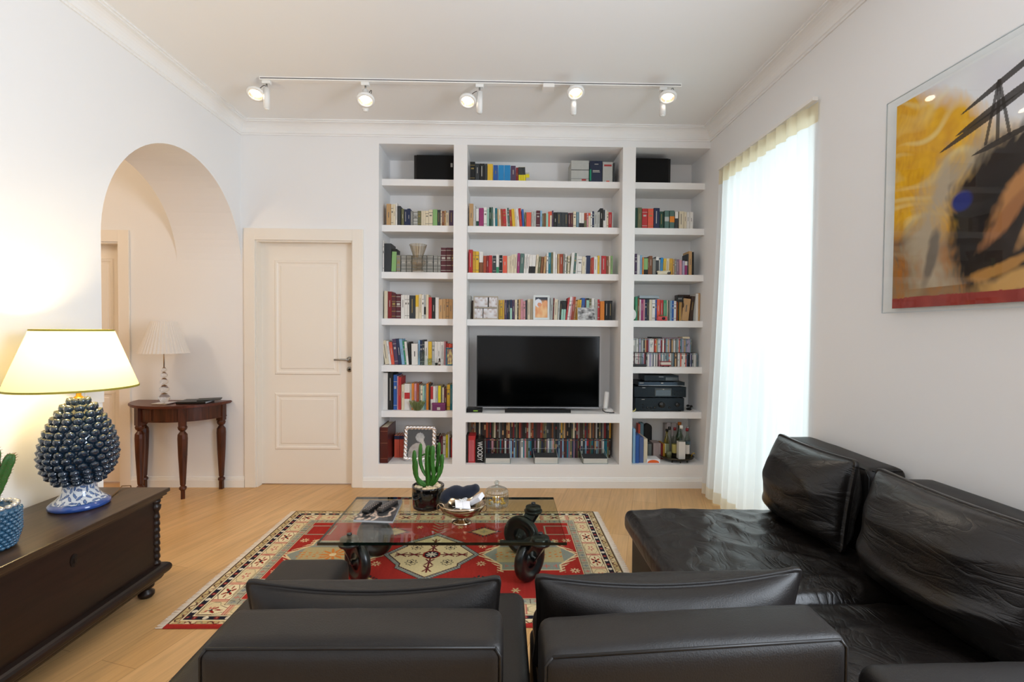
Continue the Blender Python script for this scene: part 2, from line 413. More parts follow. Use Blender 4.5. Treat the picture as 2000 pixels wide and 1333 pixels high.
b.tube([(-1.345, .022, 1.106), (-1.36, .02, 1.106), (-1.40, .02, 1.107), (-1.465, .024, 1.106)], [.010, .010, .009, .008], 12)
tag(b.build('door_handle', steel, leaf), 'brushed steel lever handle')
b = MB(); b.cyl((-1.345, .073, 1.02), (-1.345, .064, 1.02), .023, 24); b.cyl((-1.345, .064, 1.02), (-1.345, .058, 1.02), .010, 12, 1); b.build('keyhole_rosette', [steel, black], leaf)
d, leaf = door('door_2', -4.10, -3.277, 2.10, .11, '')

# ================================================================== BUILT-IN BOOKCASE
bc = thing('built_in_bookcase', 'white plastered built-in bookcase filling the wall around the television', 'bookcase', (.35, 0, 0))
NL, NM, NR = (-1.075, -.435), (-.320, 1.024), (1.136, XR)
TOP, BASE = 2.965, .203
BK = .42
MB().box(-1.075, XR, BK, .49, 0, TOP).build('back_panel', shelfm, bc)
for a, c in ((NL[1], NM[0]), (NM[1], NR[0])): MB().box(a, c, 0, BK, BASE, TOP).build('pillar', shelfm, bc)
MB().box(-1.075, XR, 0, BK, 0, BASE).build('plinth', shelfm, bc)
SZ = [2.697, 2.294, 1.882, 1.471, 1.057, .652]; ST = .058
for z in SZ:
    MB().box(NL[0], NL[1], .10, BK, z-ST, z, 0, .002).build('shelf', shelfm, bc)
    MB().box(NR[0], NR[1], .10, BK, z-ST, z, 0, .002).build('shelf', shelfm, bc)
for z in SZ[:4]: MB().box(NM[0], NM[1], .10, BK, z-ST, z, 0, .002).build('shelf', shelfm, bc)
TVZ = .648
MB().box(NM[0], NM[1], 0, BK, TVZ-.076, TVZ).build('shelf', shelfm, bc)

# ================================================================== TRACK LIGHT
tk = thing('ceiling_light_track', 'long thin white track on the ceiling carrying the five spotlights', 'light track', (-.23, -.76, H))
b = MB(); b.box(-1.705, 1.245, -.778, -.742, H-.022, H-.0005); b.box(-1.700, 1.240, -.7785, -.7775, H-.014, H-.008, 1); b.build('rail', [trimm, mat('track_slot', '#555555', .5)], tk)
MB().box(.265, .345, -.80, -.72, H-.05, H-.0225, 0, .003).build('feed_box', trimm, tk)
whitem = mat('white_metal', '#EFEFEC', .35)
bulbm = mat('lit_bulb', '#FFFFFF', .4, emit='#FFE9D0', estr=24)
lensm = mat('spot_reflector', '#E6D2B8', .2, metal=.6)
blackw = mat('black_wire', '#121212', .5)
spots = [(-1.662, -1.737, 3.009, (.05, -.45), 'far left spotlight on the ceiling track, head turned beside its stem', 'left end of'),
         (-.977, -.955, 2.946, (.08, -.42), '', ''), (-.178, -.262, 2.985, (-.05, -.45), '', ''),
         (.485, .488, 3.020, (.05, -.40), '', ''), (1.118, 1.128, 3.000, (-.12, -.30), '', '')]
slab = ['white spotlight nearest the arch, leftmost on the ceiling track', 'white spotlight second from left on the track, head below its tube',
        'white spotlight in the middle of the track, head left of its tube', 'white spotlight just right of the feed box, fourth on the track',
        'white spotlight at the far right end of the ceiling track']
for i, (sx, hx, hz, (tx, ty), _, _) in enumerate(spots):
    t = thing('track_spotlight', slab[i], 'spotlight', (sx, -.76, H-.022), 'spotlights on the ceiling track')
    b = MB(); b.box(sx-.028, sx+.028, -.775, -.745, H-.045, H-.0225, 0, .003); b.cyl((sx, -.76, H-.045), (sx, -.76, H-.075), .006, 10, 1)
    b.build('track_adapter', [whitem, steel], t)
    b = MB(); b.lathe(sx, -.76, [(0, H-.075), (.021, H-.075), (.021, H-.215), (0, H-.215)], 20, 0, True, False)
    b.lathe(sx, -.76, [(.0, H-.2155), (.019, H-.2155), (.016, H-.222), (0, H-.224)], 20, 0, True, False); b.build('stem_tube', whitem, t)
    hy = -.84 if abs(hx-sx) < .06 else -.76
    if abs(hx-sx) < .06: hy = -.835
    ax = Vector((tx, ty if hy > -.8 else ty, -1)).normalized()
    Tm = Matrix.Translation((hx, hy, hz)) @ ax.to_track_quat('Z', 'Y').to_matrix().to_4x4()
    def loc(prof, mi, n=28, sm=True):
        bb = MB(); bb.lathe(0, 0, prof, n, mi, sm, False); return [Tm @ Vector(v) for v in bb.v], bb.f
    b = MB()
    for prof, mi in (([(.044, -.014), (.060, -.012), (.060, .006), (.044, .008), (.044, -.014)], 0), ([(.0, -.045), (.026, -.045), (.044, -.012), (.046, .0)], 0), ([(.043, .004), (.036, -.004), (.034, -.006)], 1)):
        v, f = loc(prof, mi); b.add(v, f, mi, True)
    for s_ in (-1, 1): p0 = Tm @ Vector((.02*s_, 0, -.045)); p1 = Tm @ Vector((.02*s_, 0, -.062)); b.cyl(p0, p1, .004, 8, 2)
    b.cyl(Tm @ Vector((0, 0, -.01)), Vector((sx, -.76, hz+.01)), .005, 8, 0)
    hd = b.build('lamp_head', [whitem, lensm, blackw], t)
    b = MB(); v, f = loc([(0, -.001), (.028, -.004)], 0); b.add(v, f, 0, True); b.build('bulb_disc', bulbm, hd)
    w0 = Tm @ Vector((.02, 0, -.06)); pts = [w0+(Vector((sx, -.76, H-.1))-w0)*k/8+Vector((.035*math.sin(PI*k/8), -.02*math.sin(PI*k/8), .02*math.sin(PI*k/4))) for k in range(9)]
    MB().tube(pts, .0022, 6).build('wire', blackw, t)
    l = bpy.data.lights.new('spot_bulb', 'SPOT'); l.energy = 11; l.color = (1, .88, .72); l.spot_size = math.radians(75); l.spot_blend = .6; l.shadow_soft_size = .03
    o = bpy.data.objects.new('spot_bulb', l); C.objects.link(o); o.location = Tm @ Vector((0, 0, .02)); o.rotation_euler = (-ax).to_track_quat('Z', 'Y').to_euler()
# hall lamp out of view gives the passage its warm light
point('hall_ceiling_lamp', (-3.65, -1.9, 2.75), 20, (1, .82, .62), .12)

# ================================================================== CURTAIN
sheer = mixmat('sheer_curtain', 'sheer', '#F7F9FA', .45)
band = mixmat('curtain_header_cloth', 'cloth', '#EFE6CC', .45)
ct = thing('sheer_curtain', 'floor length sheer white curtain glowing in the tall window', 'curtain', (XR-.04, -.86, 0))
CY0, CY1, CT_ = -1.475, -.275, 2.685
def fold(u, v):
    y = CY0+(CY1-CY0)*u
    g = 1-v                                  # 0 at top, 1 at bottom (v is height fraction)
    a = .010+.022*g
    rm = min(1, u/.16); rm = rm*rm*(3-2*rm)
    x = XR-.010-.025*rm-rm*a*(math.sin(u*2*PI*11+.6*math.sin(u*9))+.35*math.sin(u*2*PI*23+1+2*g))*(.5+.5*min(1, v*1.0+.3)) - rm*.055*g*g*(.3+.7*u)
    y += .10*g*u*u + .012*g*math.sin(u*40)
    return (x, y, v)
def cl(z0, z1, m, nm, nx, nz, off=0):
    vs = []; fs = []
    for j in range(nz+1):
        z = z0+(z1-z0)*j/nz
        for i in range(nx+1):
            x, y, _ = fold(i/nx, z/CT_); vs.append((x+off, min(y, -.02), z))
    for j in range(nz):
        for i in range(nx): k = j*(nx+1)+i; fs.append((k, k+1, k+nx+2, k+nx+1))
    b = MB().add(vs, fs, 0, True); return b.build(nm, m, ct)
cl(.012, CT_-.11, sheer, 'sheer_panel', 260, 40)
cl(CT_-.112, CT_, band, 'pleated_header', 260, 3, -.001)
cl(.010, .10, mixmat('curtain_hem_cloth', 'cloth', '#F4EEDF', .5), 'hem', 260, 2, -.001)
MB().box(XR-.05, XR-.02, CY0-.01, CY1+.01, CT_+.002, CT_+.022).build('curtain_rail', trimm, ct)
# ================================================================== RUG
RX0, RX1, RY0, RY1 = -1.545, .697, -.575, -2.012      # far left to near right
RW, RH = RX1-RX0, RY0-RY1
_P = {k: lin(v)[:3] for k, v in dict(red='#A22E28', red2='#8E231D', cream='#D9C49A', cream2='#E2D2AC', navy='#23222E', olive='#9A9070', grey='#A09C88',
      line='#4A2A26', white='#D9CDBA', orange='#C77B3C', pink='#BE6A5E', mar='#6A2426', dk='#3A3030', gold='#BFA878', blue='#6C7480', sand='#B0A078', slate='#8A8E84').items()}
def star(x, y, r, n=8):
    a = math.atan2(y, x); d = math.hypot(x, y); return d < r*(.62+.38*math.cos(n*a))
def octo(x, y, r): ax, ay = abs(x), abs(y); return max(ax, ay, (ax+ay)*.72) < r
def hooks(x, y):   # small geometric filler, True where inked
    return (math.sin(x*210)+math.cos(y*230)+math.sin((x+y)*150)) > 1.15
def flowerbox(x, y, big):
    c = _P['cream2'] if big else _P['cream']
    if octo(x, y, .062):
        if not octo(x, y, .058): return _P['olive'] if not big else _P['line']
        if big:
            if star(x, y, .046, 6): return _P['navy'] if octo(x, y, .012) else (_P['cream'] if star(y, x, .024, 4) else _P['red2'])
        else:
            if star(x, y, .032, 5): return _P['pink'] if not octo(x, y, .01) else _P['cream2']
    return c
def rugcol(U, V):
    u, v = U*RW, V*RH
    du = min(u, RW-u); dv = min(v, RH-v); d = min(du, dv)
    side = du < dv*1.0
    s = v-RH/2 if du < dv else u-RW/2
    uu, vv = u-RW/2, v-RH/2
    if dv < .022 and v > RH/2: return _P['red']
    if d < .010: return _P['olive']
    if d < .016: return _P['line']
    if d < .050:
        t = s*2*PI/.052; m = (d-.033)/.017
        if abs(d-.050) < .003: return _P['line']
        if abs(m-.55*math.sin(t)) < .22: return _P['line'] if math.sin(t*.5) > 0 else _P['olive']
        if abs(math.cos(t)) > .93 and abs(m) < .4: return _P['red2']
        return _P['gold'] if (int((s+9)/.052) % 3) else _P['cream']
    if d < .056: return _P['cream2']
    if d < .086:
        c = ((s+9) % .052)-.026; e = d-.071; k = int((s+9)/.052) % 2
        if octo(c, e, .0125): return _P['white'] if k == 0 else (_P['mar'] if octo(c, e, .0125) and not octo(c, e, .005) else _P['pink'])
        return _P['navy']
    if d < .092: return _P['cream2']
    if d < .095: return _P['line']
    if d < .178:
        L_ = RH-.27 if du < dv else RW-.27
        n = 7 if du < dv else 11
        step = L_/n; q = (s+L_/2)/step; k = round(q); c = (q-k)*step; big = (k % 2 == 0)
        e = d-.136
        c2 = c*.062/(.46*step) if big else c*.062/(.42*step)
        if abs(abs(c)-step*.5) < .004 or abs(abs(c)-step*.5+.010) < .0025: return _P['pink']
        return flowerbox(c2, e*1.55, big)
    if d < .181: return _P['line']
    if d < .186: return _P['cream2']
    if d < .225:
        c = ((s+9) % .066)-.033; e = d-.206
        if star(c, e, .015, 4): return _P['pink'] if int((s+9)/.066) % 2 else _P['blue']
        if abs(c) > .031: return _P['line']
        return _P['grey']
    if d < .229: return _P['line']
    if d < .233: return _P['cream2']
    # ---- red field
    ax, ay = abs(uu), abs(vv)
    # central star medallion
    def hexa(s_):
        return (ax/(.262*s_)+ay/(.29*s_) < 1) or (ax < .168*s_ and ay < .150*s_ and ax/(.262*s_)+ay/(.29*s_) < 1.25) or (ax < .168*s_ and ay < .10*s_)
    inpt = lambda s_: (ay/(.275*s_)+ax/(.30*s_) < 1) and True
    def poly(s_):
        if ax > .262*s_ or ay > .278*s_: return False
        if ax <= .170*s_: return ay <= (.278-(.278-.150)*ax/.170/s_*1.0)*s_ if ax > 0 else True
        return ay <= (.262*s_-ax)/(.092*s_)*.118*s_
    if poly(1.0):
        if octo(uu, vv, .052):
            if star(uu, vv, .036, 8): return _P['white']
            return _P['navy'] if octo(uu, vv, .042) else _P['red2']
        # four arms
        for (px, py) in ((.105, 0), (.185, 0), (0, .095), (0, .175)):
            x, y = (ax-px, ay-py)
            if px and abs(y) < .032 and abs(x) < .035 and abs(abs(y)-abs(x)*.7) < .006: return _P['mar']
            if py and abs(x) < .032 and abs(y) < .035 and abs(abs(x)-abs(y)*.7) < .006: return _P['mar']
            if octo(x, y, .010): return _P['blue']
        if ay < .004 and ax < .22 or ax < .004 and ay < .22: return _P['mar']
        for (px, py) in ((.105, .10),):
            x, y = ax-px, ay-py; r = math.hypot(x, y)
            if r < .040 and (abs(r-.030-.006*math.cos(8*math.atan2(y, x))) < .0032 or star(x, y, .018, 4)): return _P['dk']
        if not poly(.965): return _P['line']
        return _P['cream']
    if poly(1.10): return _P['blue'] if (math.sin((ax-ay)*260) > 0) else _P['grey']
    if poly(1.125): return _P['line']
    # grey side medallions
    mx = ax-.595; w = abs(mx)
    def gm(s_):
        hw = .168*s_
        return (w <= hw and ay <= .188*s_) or (w > hw and w < .278*s_ and ay <= (.278*s_-w)/(.11*s_)*.128*s_)
    if gm(1.0):
        if (star(mx, vv, .085, 10) or (ay < .05 and w < .19 and hooks(uu*.8, vv*1.1))) and w < .19: return _P['orange'] if not octo(mx, vv, .02) else _P['cream']
        if w < .15 and abs(ay-.145) < .028:
            c = (w % .06)-.03
            if star(c, ay-.145, .022, 4): return _P['pink']
        if abs(ay-.098) < .003 and w < .16: return _P['olive']
        if w < .235 and abs(w-.195) < .02 and ay < .035 and hooks(uu, vv): return _P['orange']
        return _P['sand'] if ay < .098 and w < .2 else _P['slate']
    if gm(1.05): return _P['cream']
    if gm(1.16) and w > .16 and math.sin((ay*1.0+w*.6)*230) > .1: return _P['cream']
    # flowers in the field
    for (px, py) in ((.305, .115), (.305, -.115), (.845, .20), (.845, -.20)):
        if star(ax-px, vv-py, .030, 8): return _P['cream'] if not octo(ax-px, vv-py, .008) else _P['red2']
    # diamonds at top and bottom
    x, y = ax-.305, ay-.335
    if abs(x)/.085+abs(y)/.062 < 1:
        return _P['gold'] if not star(x, y, .026, 4) else _P['olive']
    if abs(x)/.120+abs(y)/.088 < 1 and math.sin(math.atan2(y, x)*18) > -.2: return _P['dk']
    for (px, py) in ((.14, .41), (.50, .41)):
        if star(ax-px, ay-py, .026, 6): return _P['gold']
    if ax < .10 and ay > .30 and abs((ay-.30)-ax*.9 - .045*int((ay-.3)/.045)) < .006: return _P['olive']
    # corner hooks
    cx_, cy_ = ax-.80, ay-.36
    if abs(cx_) < .085 and abs(cy_) < .075 and (abs(abs(cx_)-.08) < .006 or abs(abs(cy_)-.07) < .006): return _P['grey']
    k = 1+.10*noise.noise(Vector((u*70, v*6, 0)))+.08*noise.noise(Vector((u*9, v*9, 3)))
    return tuple(c*k for c in _P['red'])
def rcol(U, V):
    c = rugcol(U, V); k = 1+.10*noise.noise(Vector((U*260, V*170, 5)))
    return (c[0]*k, c[1]*k, c[2]*k, 1)
rug = thing('patterned_rug', 'red and cream geometric oriental rug under the glass coffee table', 'rug', ((RX0+RX1)/2, (RY0+RY1)/2, 0))
def RP(U, V):
    e = min(U, 1-U)*RW; g = min(V, 1-V)*RH; e = min(e, g)
    return (RX0+.0+RW*U, RY0-RH*V, .002+.008*min(1, e/.006))
rugm = colmat('wool_pile', .95, spec=.1, bump=.5, bscale=700)
painted('pile', 620, 400, RP, rcol, rugm, rug, (0, 0, 0)).location = tuple(-Vector(rug['_o']))
b = MB(); random.seed(3)
for sx, x in ((-1, RX0), (1, RX1)):
    b = MB(); y = RY1
    while y < RY0:
        l = .030+random.random()*.008; dy = random.uniform(-.004, .004)
        b.add([(x-sx*.002, y, .004), (x-sx*.002, y+.0042, .004), (x+sx*l, y+.0036+dy, .0025), (x+sx*l, y+dy, .0025)], [(0, 1, 2, 3)])
        y += .0046
    o = b.build('fringe', mat('fringe_cotton', '#E6DACB', .9), rug)

# ================================================================== LEATHER SOFAS
def wr(p, amp, f=(7, 3, 7), seed=0):
    q_ = Vector((p.x*f[0]+seed, p.y*f[1], p.z*f[2]))
    n1 = noise.noise(q_+Vector((noise.noise(q_*.5)*1.5, 0, 0)))
    n2 = noise.noise(q_*2.3+Vector((9, 3, 1)))
    return amp*((1-abs(n1))**3*.9-.4+.35*n2)
def block(name, parent, x0, x1, y0, y1, z0, z1, r, bulge, amp=0, seed=0, m=None, top_only=True, n=(30, 30, 8), f=(7, 3, 7), skew=0):
    dim = ((x1-x0)/2, (y1-y0)/2, (z1-z0)/2); c = Vector(((x0+x1)/2, (y0+y1)/2, (z0+z1)/2))
    def df(p, u):
        if amp:
            w = (max(0, u[2]) if top_only else 1)*(1-.5*max(abs(u[0]), abs(u[1]))**8)
            p.z += w*wr(p+c, amp, f, seed)
        if skew: p.y += skew*p.x
        return p
    b = MB().soft(dim, r, n, bulge, df, Matrix.Translation(c))
    return b.build(name, m or leather, parent)
def seam(parent, pts, r=.0035, closed=False): return MB().tube(pts, r, 6, closed=closed).build('seam', leather2, parent)
ftm = mat('sofa_foot_metal', '#3A3A3A', .35, metal=.8)
def feet(parent, pts):
    for x, y in pts: MB().cyl((x, y, .0), (x, y, .062), .022, 14).build('foot', ftm, parent)

s1 = thing('leather_sofa', 'dark brown leather sofa section at the left, its low back towards the viewer', 'sofa', (-.42, -2.8, 0))
block('seat_base', s1, -.925, .084, -3.17, -2.44, .06, .27, .02, (0, 0, 0))
block('seat_cushion', s1, -.935, .086, -3.17, -2.42, .272, .400, .035, (.0, .006, .012), .006, 3)
bk1 = block('backrest', s1, -.660, .006, -3.185, -3.020, .32, .686, .028, (0, .010, .008), .003, 5, n=(30, 10, 16))
seam(bk1, [(-.640, -3.1785, .6795), (-.33, -3.1785, .6797), (-.012, -3.1785, .6795)])
seam(bk1, [(-.6535, -3.1785, .34), (-.6535, -3.1785, .660), (-.640, -3.1785, .6795)])
seam(bk1, [(-.0005, -3.1785, .34), (-.0005, -3.1785, .660), (-.012, -3.1785, .6795)])
feet(s1, [(-.88, -2.5), (.04, -2.5), (-.88, -3.1), (.04, -3.1)])
ot = thing('leather_footstool', 'small dark leather footstool at the far left corner of the sofa', 'footstool', (-.79, -2.29, 0))
block('upholstered_top', ot, -.930, -.643, -2.405, -2.165, .065, .405, .03, (.004, .004, .004), .002, 2, n=(14, 14, 14))
feet(ot, [(-.89, -2.2), (-.68, -2.2), (-.89, -2.37), (-.68, -2.37)])

s2 = thing('corner_sofa', 'large dark brown leather corner sofa with a chaise reaching towards the curtain', 'sofa', (1.1, -2.5, 0))
block('seat_base', s2, .105, 1.56, -3.17, -2.47, .06, .29, .02, (0, 0, 0))
block('chaise_base', s2, .700, 1.60, -2.47, -1.640, .06, .30, .02, (0, 0, 0))
ch = block('seat_cushion', s2, .655, 1.575, -2.52, -1.630, .302, .424, .045, (.004, .004, .030), .013, 7, n=(90, 90, 8), f=(6, 5, 7), m=leather_w)
block('seat_cushion', s2, .110, 1.60, -3.16, -2.520, .292, .415, .045, (.0, .0, .020), .012, 11, n=(80, 50, 8), f=(5, 7, 7), m=leather_w)
bk2 = block('backrest', s2, .090, .800, -3.180, -3.020, .32, .680, .028, (0, .012, .008), .003, 9, n=(30, 10, 16), skew=.085)
sy = lambda x: -3.1735+.085*(x-.445)
seam(bk2, [(.112, sy(.112), .6735), (.43, sy(.43), .6737), (.778, sy(.778), .6735)])
seam(bk2, [(.0965, sy(.0965), .34), (.0965, sy(.0965), .655), (.112, sy(.112), .6735)])
seam(bk2, [(.7935, sy(.7935), .34), (.7935, sy(.7935), .655), (.778, sy(.778), .6735)])
bk3 = block('backrest', s2, 1.585, 1.765, -2.165, -1.485, .30, .785, .035, (.010, 0, .008), .004, 13, n=(10, 30, 18))
seam(bk3, [(1.5935, -1.51, .7765), (1.5935, -1.8, .7765), (1.5935, -2.135, .7765)])
seam(bk3, [(1.5935, -2.1565, .34), (1.5935, -2.1565, .745), (1.5935, -2.135, .7765)])
seam(bk3, [(1.61, -2.1565, .7765), (1.74, -2.1565, .7765)])
bk4 = block('backrest', s2, 1.585, 1.765, -3.05, -2.275, .30, .785, .035, (.010, 0, .008), .004, 17, n=(10, 30, 18))
seam(bk4, [(1.5935, -2.30, .7765), (1.5935, -2.65, .7765), (1.5935, -3.02, .7765)])
block('backrest', s2, .845, 1.770, -3.29, -3.085, .10, .595, .045, (0, .012, .012), .004, 19, n=(30, 12, 16))
feet(s2, [(.735, -1.68), (1.55, -1.68), (.15, -3.1), (.735, -3.05), (1.5, -3.0)])

def cushion(label, c, half, rz, lean, sag, seed, pinch=.5, amp=.010, f=(4, 4, 9), arc=0, lm=None, foldamp=0):
    w, t, h = half
    T = Matrix.Translation(c) @ Matrix.Rotation(rz, 4, 'Z') @ Matrix.Rotation(lean, 4, 'X')
    def df(p, u):
        m_ = max(abs(u[0]), abs(u[2])); p0y = p.y
        p.y *= max(.10, (max(0, 1-abs(u[0])**3.2)*max(0, 1-abs(u[2])**3.2))**.62)
        cr = (abs(u[0])*abs(u[2]))**2
        p.x *= 1-.03*(1-u[2]**2)+.0*cr
        if u[2] > 0: p.z -= sag*(1-u[0]**2)*u[2]**2
        p.z += -.012*(1-abs(u[0]))*(-min(0, u[2]))*0
        wv = wr(Vector((p.x, p.z*1.0, p.y)), amp, f, seed)
        # curved pull folds across the face
        fold = math.sin((p.z+arc*(p.x/w)**2)*38+seed)*.5+.5
        low = max(0, min(1, .55-(p.z/h)))
        p.y += math.copysign(1, p.y)*(wv*(1-m_**4)+foldamp*(fold**3)*low*(1-m_**6))
        return p
    b = MB().soft((w, t, h), min(t*.35, .03), (54, 10, 50), (0, t*.30, 0), df)
    o = b.build('cushion_cover', lm or leather)
    o.name = 'leather_cushion'; o.matrix_world = T
    tag(o, label, 'cushion', 'loose leather cushions on the sofas')
    pts = []
    k = 24
    for side in range(4):
        for i in range(k):
            s_ = -1+2*i/k
            u = [(s_, 1), (1, -s_), (-s_, -1), (-1, s_)][side]
            z = u[1]*(h-.012); x = u[0]*(w-.012)
            if u[1] > 0: z -= sag*(1-u[0]**2)*u[1]**2
            rr = .035; 
            pts.append(Vector((x*(1-.02*abs(u[1])**12*0), 0, z)))
    return o
cushion('leather back cushion standing behind the low back of the left sofa section', (-.345, -2.885, .553), (.348, .082, .152), math.radians(1.5), math.radians(10), .040, 1, .80, .006, arc=.02)
cushion('leather back cushion with a raised right corner behind the middle sofa back', (.475, -2.862, .560), (.388, .085, .152), math.radians(3), math.radians(10), .042, 4, .80, .008, arc=.02)
cushion('crumpled square leather cushion standing on the chaise beside the curtain', (1.470, -1.930, .634), (.280, .115, .205), math.radians(90+2), math.radians(8), .012, 8, .78, .018, f=(3, 4, 8), arc=-.05, lm=leather_c, foldamp=.016).rotation_mode
cushion('big leather cushion at the right edge, leaning on the wall side of the sofa', (1.465, -2.650, .636), (.320, .115, .212), math.radians(90), math.radians(8), .012, 12, .78, .014, f=(3, 4, 8), arc=-.05, lm=leather_c, foldamp=.016)

# round glossy side table just entering the frame at the bottom
t = thing('round_side_table', 'glossy grey round table top just peeking in at the bottom edge', 'table', (.125, -3.72, 0))
MB().lathe(.125, -3.56, [(0, .728), (.155, .728), (.170, .738), (.170, .744), (.160, .750), (0, .750)], 48, 0, True, False).build('table_top', mat('grey_lacquer', '#5D6A72', .12, coat=1), t)
MB().lathe(.125, -3.56, [(.14, .0), (.13, .015), (.02, .03), (.016, .1), (.016, .70), (.05, .728)], 24).build('pedestal', ftm, t)

# ================================================================== COFFEE TABLE ON WHEELS
ct2 = thing('coffee_table', 'low clear glass coffee table standing on four black industrial wheels', 'coffee table', (-.30, -1.44, 0))
GX0, GX1, GY0, GY1, GZ = -.928, .332, -1.785, -1.115, .300
tg = bpy.data.materials.new('table_glass'); tg.use_nodes = True
n = tg.node_tree.nodes; L = tg.node_tree.links
for x in list(n): n.remove(x)
o_ = n.new('ShaderNodeOutputMaterial'); mx = n.new('ShaderNodeMixShader'); tr = n.new('ShaderNodeBsdfTransparent'); gl = n.new('ShaderNodeBsdfGlossy'); fr = schlick(n, L, .05)
tr.inputs[0].default_value = lin('#F5F9F3'); gl.inputs['Roughness'].default_value = .01
L.new(fr, mx.inputs[0]); L.new(tr.outputs[0], mx.inputs[1]); L.new(gl.outputs[0], mx.inputs[2]); L.new(mx.outputs[0], o_.inputs[0])
edge = mat('dark_glass_edge', '#06120E', .08, coat=1)
b = MB(); z0, z1 = GZ-.015, GZ
b.add([(GX0, GY0, z1), (GX1, GY0, z1), (GX1, GY1, z1), (GX0, GY1, z1)], [(0, 1, 2, 3)], 0)
b.add([(GX0, GY0, z0), (GX1, GY0, z0), (GX1, GY1, z0), (GX0, GY1, z0)], [(3, 2, 1, 0)], 0)
b.add([(GX0, GY0, z0), (GX1, GY0, z0), (GX1, GY0, z1), (GX0, GY0, z1)], [(0, 1, 2, 3)], 1)
b.add([(GX0, GY1, z0), (GX1, GY1, z0), (GX1, GY1, z1), (GX0, GY1, z1)], [(3, 2, 1, 0)], 1)
for x, fl in ((GX0, 0), (GX1, 1)): b.add([(x, GY0, z0), (x, GY1, z0), (x, GY1, z1), (x, GY0, z1)], [(0, 3, 2, 1) if not fl else (0, 1, 2, 3)], 1)
b.build('glass_top', [tg, edge], ct2)
rub = mat('black_rubber', '#0B0D0E', .38, coat=.3); iron = mat('black_painted_iron', '#14191B', .35, coat=.4)
def wheel(x, y, ang, kx, ky, lever=0):
    """wheel centre x,y; ang: heading; kx,ky: offset to the stem under the glass"""
    R_ = .118; c = Vector((x, y, R_+.0105)); ax = Vector((math.cos(ang), math.sin(ang), 0))
    q = ax.to_track_quat('Z', 'Y').to_matrix().to_4x4(); T = Matrix.Translation(c) @ q
    def L2(prof, n=36):
        bb = MB(); bb.lathe(0, 0, prof, n, 0, True, False); return [T @ Vector(v) for v in bb.v], bb.f
    b = MB()
    v, f = L2([(.045, -.014), (.070, -.012), (.078, -.024), (.104, -.026), (R_-.004, -.018), (R_, 0), (R_-.004, .018), (.104, .026), (.078, .024), (.070, .012), (.045, .014)])
    b.add(v, f, 0, True)
    wo = b.build('wheel', rub, ct2)
    b = MB(); v, f = L2([(0, -.032), (.018, -.032), (.020, -.014), (.085, -.008), (.085, .008), (.020, .014), (.018, .032), (0, .032)]); b.add(v, f, 0, True)
    b.build('wheel_hub', iron, wo)
    b = MB(); st = Vector((x+kx, y+ky, 0)); top = .262
    for s_ in (-1, 1):
        a0 = c+ax*.036*s_; a1 = Vector((st.x, st.y, top-.012))+ax*.036*s_
        side = (a1-a0).normalized(); pw = side.cross(ax).normalized()
        w0, w1 = .018, .034
        vs = [a0-pw*w0, a0+pw*w0, a1+pw*w1, a1-pw*w1]; vs = [v-ax*.003 for v in vs]+[v+ax*.003 for v in vs]
        b.add(vs, [(0, 1, 2, 3), (7, 6, 5, 4), (0, 4, 5, 1), (1, 5, 6, 2), (2, 6, 7, 3), (3, 7, 4, 0)])
    b.cyl(c-ax*.042, c+ax*.042, .008, 12)
    b.lathe(st.x, st.y, [(0, top-.016), (.052, top-.016), (.056, top-.008), (.056, top), (0, top)], 28)
    b.build('wheel_fork', iron, ct2)
    b = MB(); b.lathe(st.x, st.y, [(0, top), (.045, top), (.047, top+.006), (.047, .284), (0, .284)], 28); b.lathe(st.x, st.y, [(0, .3005), (.013, .3005), (.013, .309), (.006, .311), (0, .311)], 14)
    b.build('swivel_plate', iron, ct2)
    if lever:
        d = Vector((-1, .03, 0)); p0 = Vector((st.x, st.y, top-.02))
        MB().box(st.x-.215, st.x-.04, st.y-.004+.02, st.y+.03+.02, top-.032, top-.012, 0, .004).build('brake_lever', iron, ct2)
wheel(.155, -1.600, math.radians(-40), .05, -.085, 1)
wheel(.120, -1.290, math.radians(58), .075, .055)
wheel(-.775, -1.620, math.radians(42), -.02, -.075)
wheel(-.760, -1.310, math.radians(75), -.04, .06, 0)

# --- on the coffee table
cactm = mat('green_cactus_skin', '#34681F', .5, vary=.25, nscale=14)
cact2 = mat('dark_green_cactus_skin', '#2F5A24', .5, vary=.25, nscale=14)
spinem = mat('cactus_spine', '#8A5A44', .6)
pebm = mat('cream_pebble', '#D9C3A0', .7, vary=.2, nscale=20)
def stem(b, pts, r0, r1, ribs=4, depth=.28, n=24, seed=0):
    P_ = [Vector(p) for p in pts]; out = []; rs = []
    K = 22
    for i in range(K+1):
        t = i/K*(len(P_)-1); k = min(int(t), len(P_)-2); a = t-k
        p0 = P_[max(0, k-1)]; p1 = P_[k]; p2 = P_[k+1]; p3 = P_[min(len(P_)-1, k+2)]
        q = .5*((2*p1)+(p2-p0)*a+(2*p0-5*p1+4*p2-p3)*a*a+(3*p1-p0-3*p2+p3)*a**3)
        out.append(q); s_ = i/K
        rs.append((r0+(r1-r0)*min(1, s_*2))*(1+.06*math.sin(i*2.1+seed))*(1 if s_ < .93 else max(.25, 1-(s_-.93)*9)))
    b.tube(out, rs, n, ribs=ribs, rib=depth); return out, rs
ppos = onZ(836, 991, GZ); px, py = ppos.x, ppos.y
pt = thing('potted_cactus', 'candelabra cactus in a glossy black pot on the glass table', 'potted plant', (px, py, GZ+.0005))
PZ = GZ+.0005
